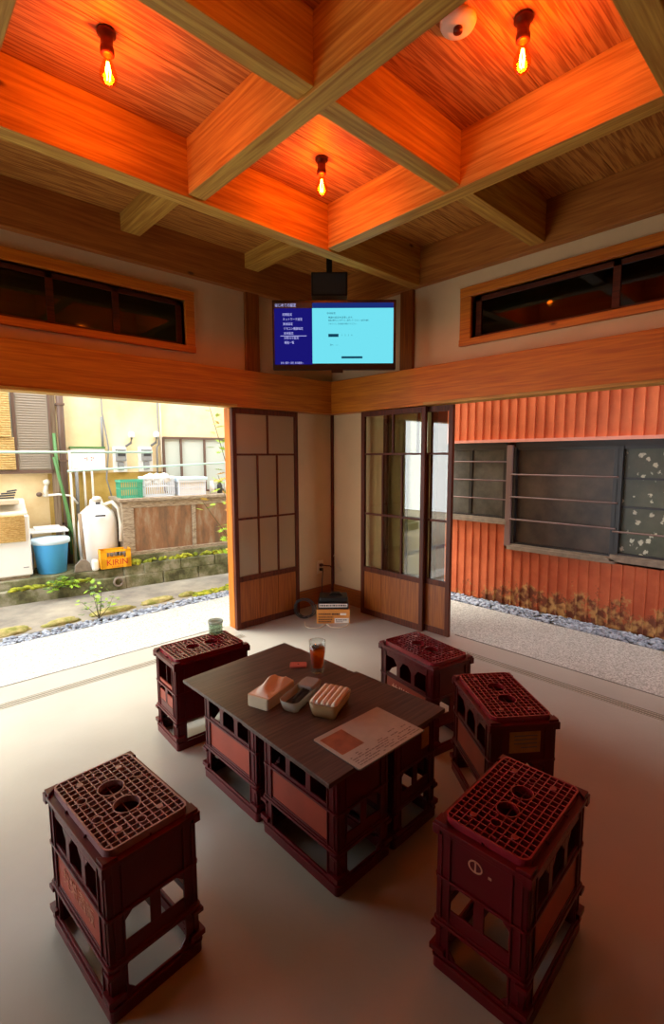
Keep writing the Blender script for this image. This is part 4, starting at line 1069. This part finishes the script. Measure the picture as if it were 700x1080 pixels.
plant('maple_tree', (-.12, 1.15, .0), [(-.60, 1.15, 1.86), (-.46, 1.10, 1.66), (-.52, 1.15, 1.16), (-.44, 1.12, .98), (-.70, 1.15, .90), (-.50, 1.15, .60), (-.3, 1.2, 2.0), (-.15, 1.1, 1.4)], 22,
      'young maple with bright green leaves just outside the left door', 'tree', .065, ('leaf', 'leaf', 'leafred'), .007, .10)
plant('weed', (-1.78, 1.02, -.02), [(-1.86, 1.0, .22), (-1.74, 1.05, .25), (-1.66, 1.0, .16), (-1.80, .98, .12), (-1.90, 1.05, .14), (-1.76, 1.1, .30)], 16, 'small thin weed growing at the pebble strip in front of the blue bucket', 'plant', .03, ('leafdark', 'leaf'), .003, .05)
plant('wall_weed', (-1.85, 1.93, .07), [(-1.95, 1.88, .14), (-1.80, 1.86, .16), (-1.70, 1.88, .13), (-1.60, 1.84, .12), (-2.0, 1.9, .12), (-1.85, 1.86, .18)], 14, 'low weeds growing on the kerb under the blue bucket', 'plant', .04, ('leafdark', 'leaf'), .003, .05)
plant('garden_bush', (2.1, .7, .0), [(1.9, .6, 1.0), (2.3, .8, 1.3), (2.0, .9, 1.5), (2.5, .5, .9), (1.7, .8, .7), (2.2, 1.0, 1.8), (2.6, .9, 1.6), (1.9, .45, 1.35)], 60, 'leafy bush glimpsed through the right sliding door', 'bush', .09, ('leaf', 'leafdark'), .012, .30)

# ------------------------------------------------------------------ light, world, camera
w = bpy.data.worlds.new('sky'); S.world = w; w.use_nodes = True
bg = w.node_tree.nodes['Background']; bg.inputs[0].default_value = (.93, .97, 1, 1); bg.inputs[1].default_value = 3.2
sd = bpy.data.lights.new('sun', 'SUN'); sd.energy = 3.8; sd.angle = R(25); sd.color = (1, .95, .84)
so = bpy.data.objects.new('sun', sd); COL.objects.link(so); so.rotation_euler = Vector((.35, -.60, -1.0)).to_track_quat('-Z', 'Y').to_euler()

cam = bpy.data.cameras.new('camera'); co = bpy.data.objects.new('camera', cam); COL.objects.link(co); S.camera = co
yaw, pitch, roll = R(46.93048), R(6.50309), R(-.2358); F = 518.38
f_ = Vector((cos(pitch)*cos(yaw), cos(pitch)*sin(yaw), -sin(pitch))); r0 = Vector((sin(yaw), -cos(yaw), 0)); u0 = r0.cross(f_)
r1 = r0*cos(roll)+u0*sin(roll); u1 = -r0*sin(roll)+u0*cos(roll)
m = Matrix((r1, u1, -f_)).transposed().to_4x4(); m.translation = Vector((-3.10298, -3.31127, 1.35)); co.matrix_world = m
cam.sensor_fit = 'HORIZONTAL'; cam.sensor_width = 36; cam.lens = 36*F/700; cam.clip_start = .01
S.view_settings.view_transform = 'Standard'; S.view_settings.look = 'None'; S.view_settings.gamma = 1; S.view_settings.use_curve_mapping = False
S.view_settings.exposure = .82
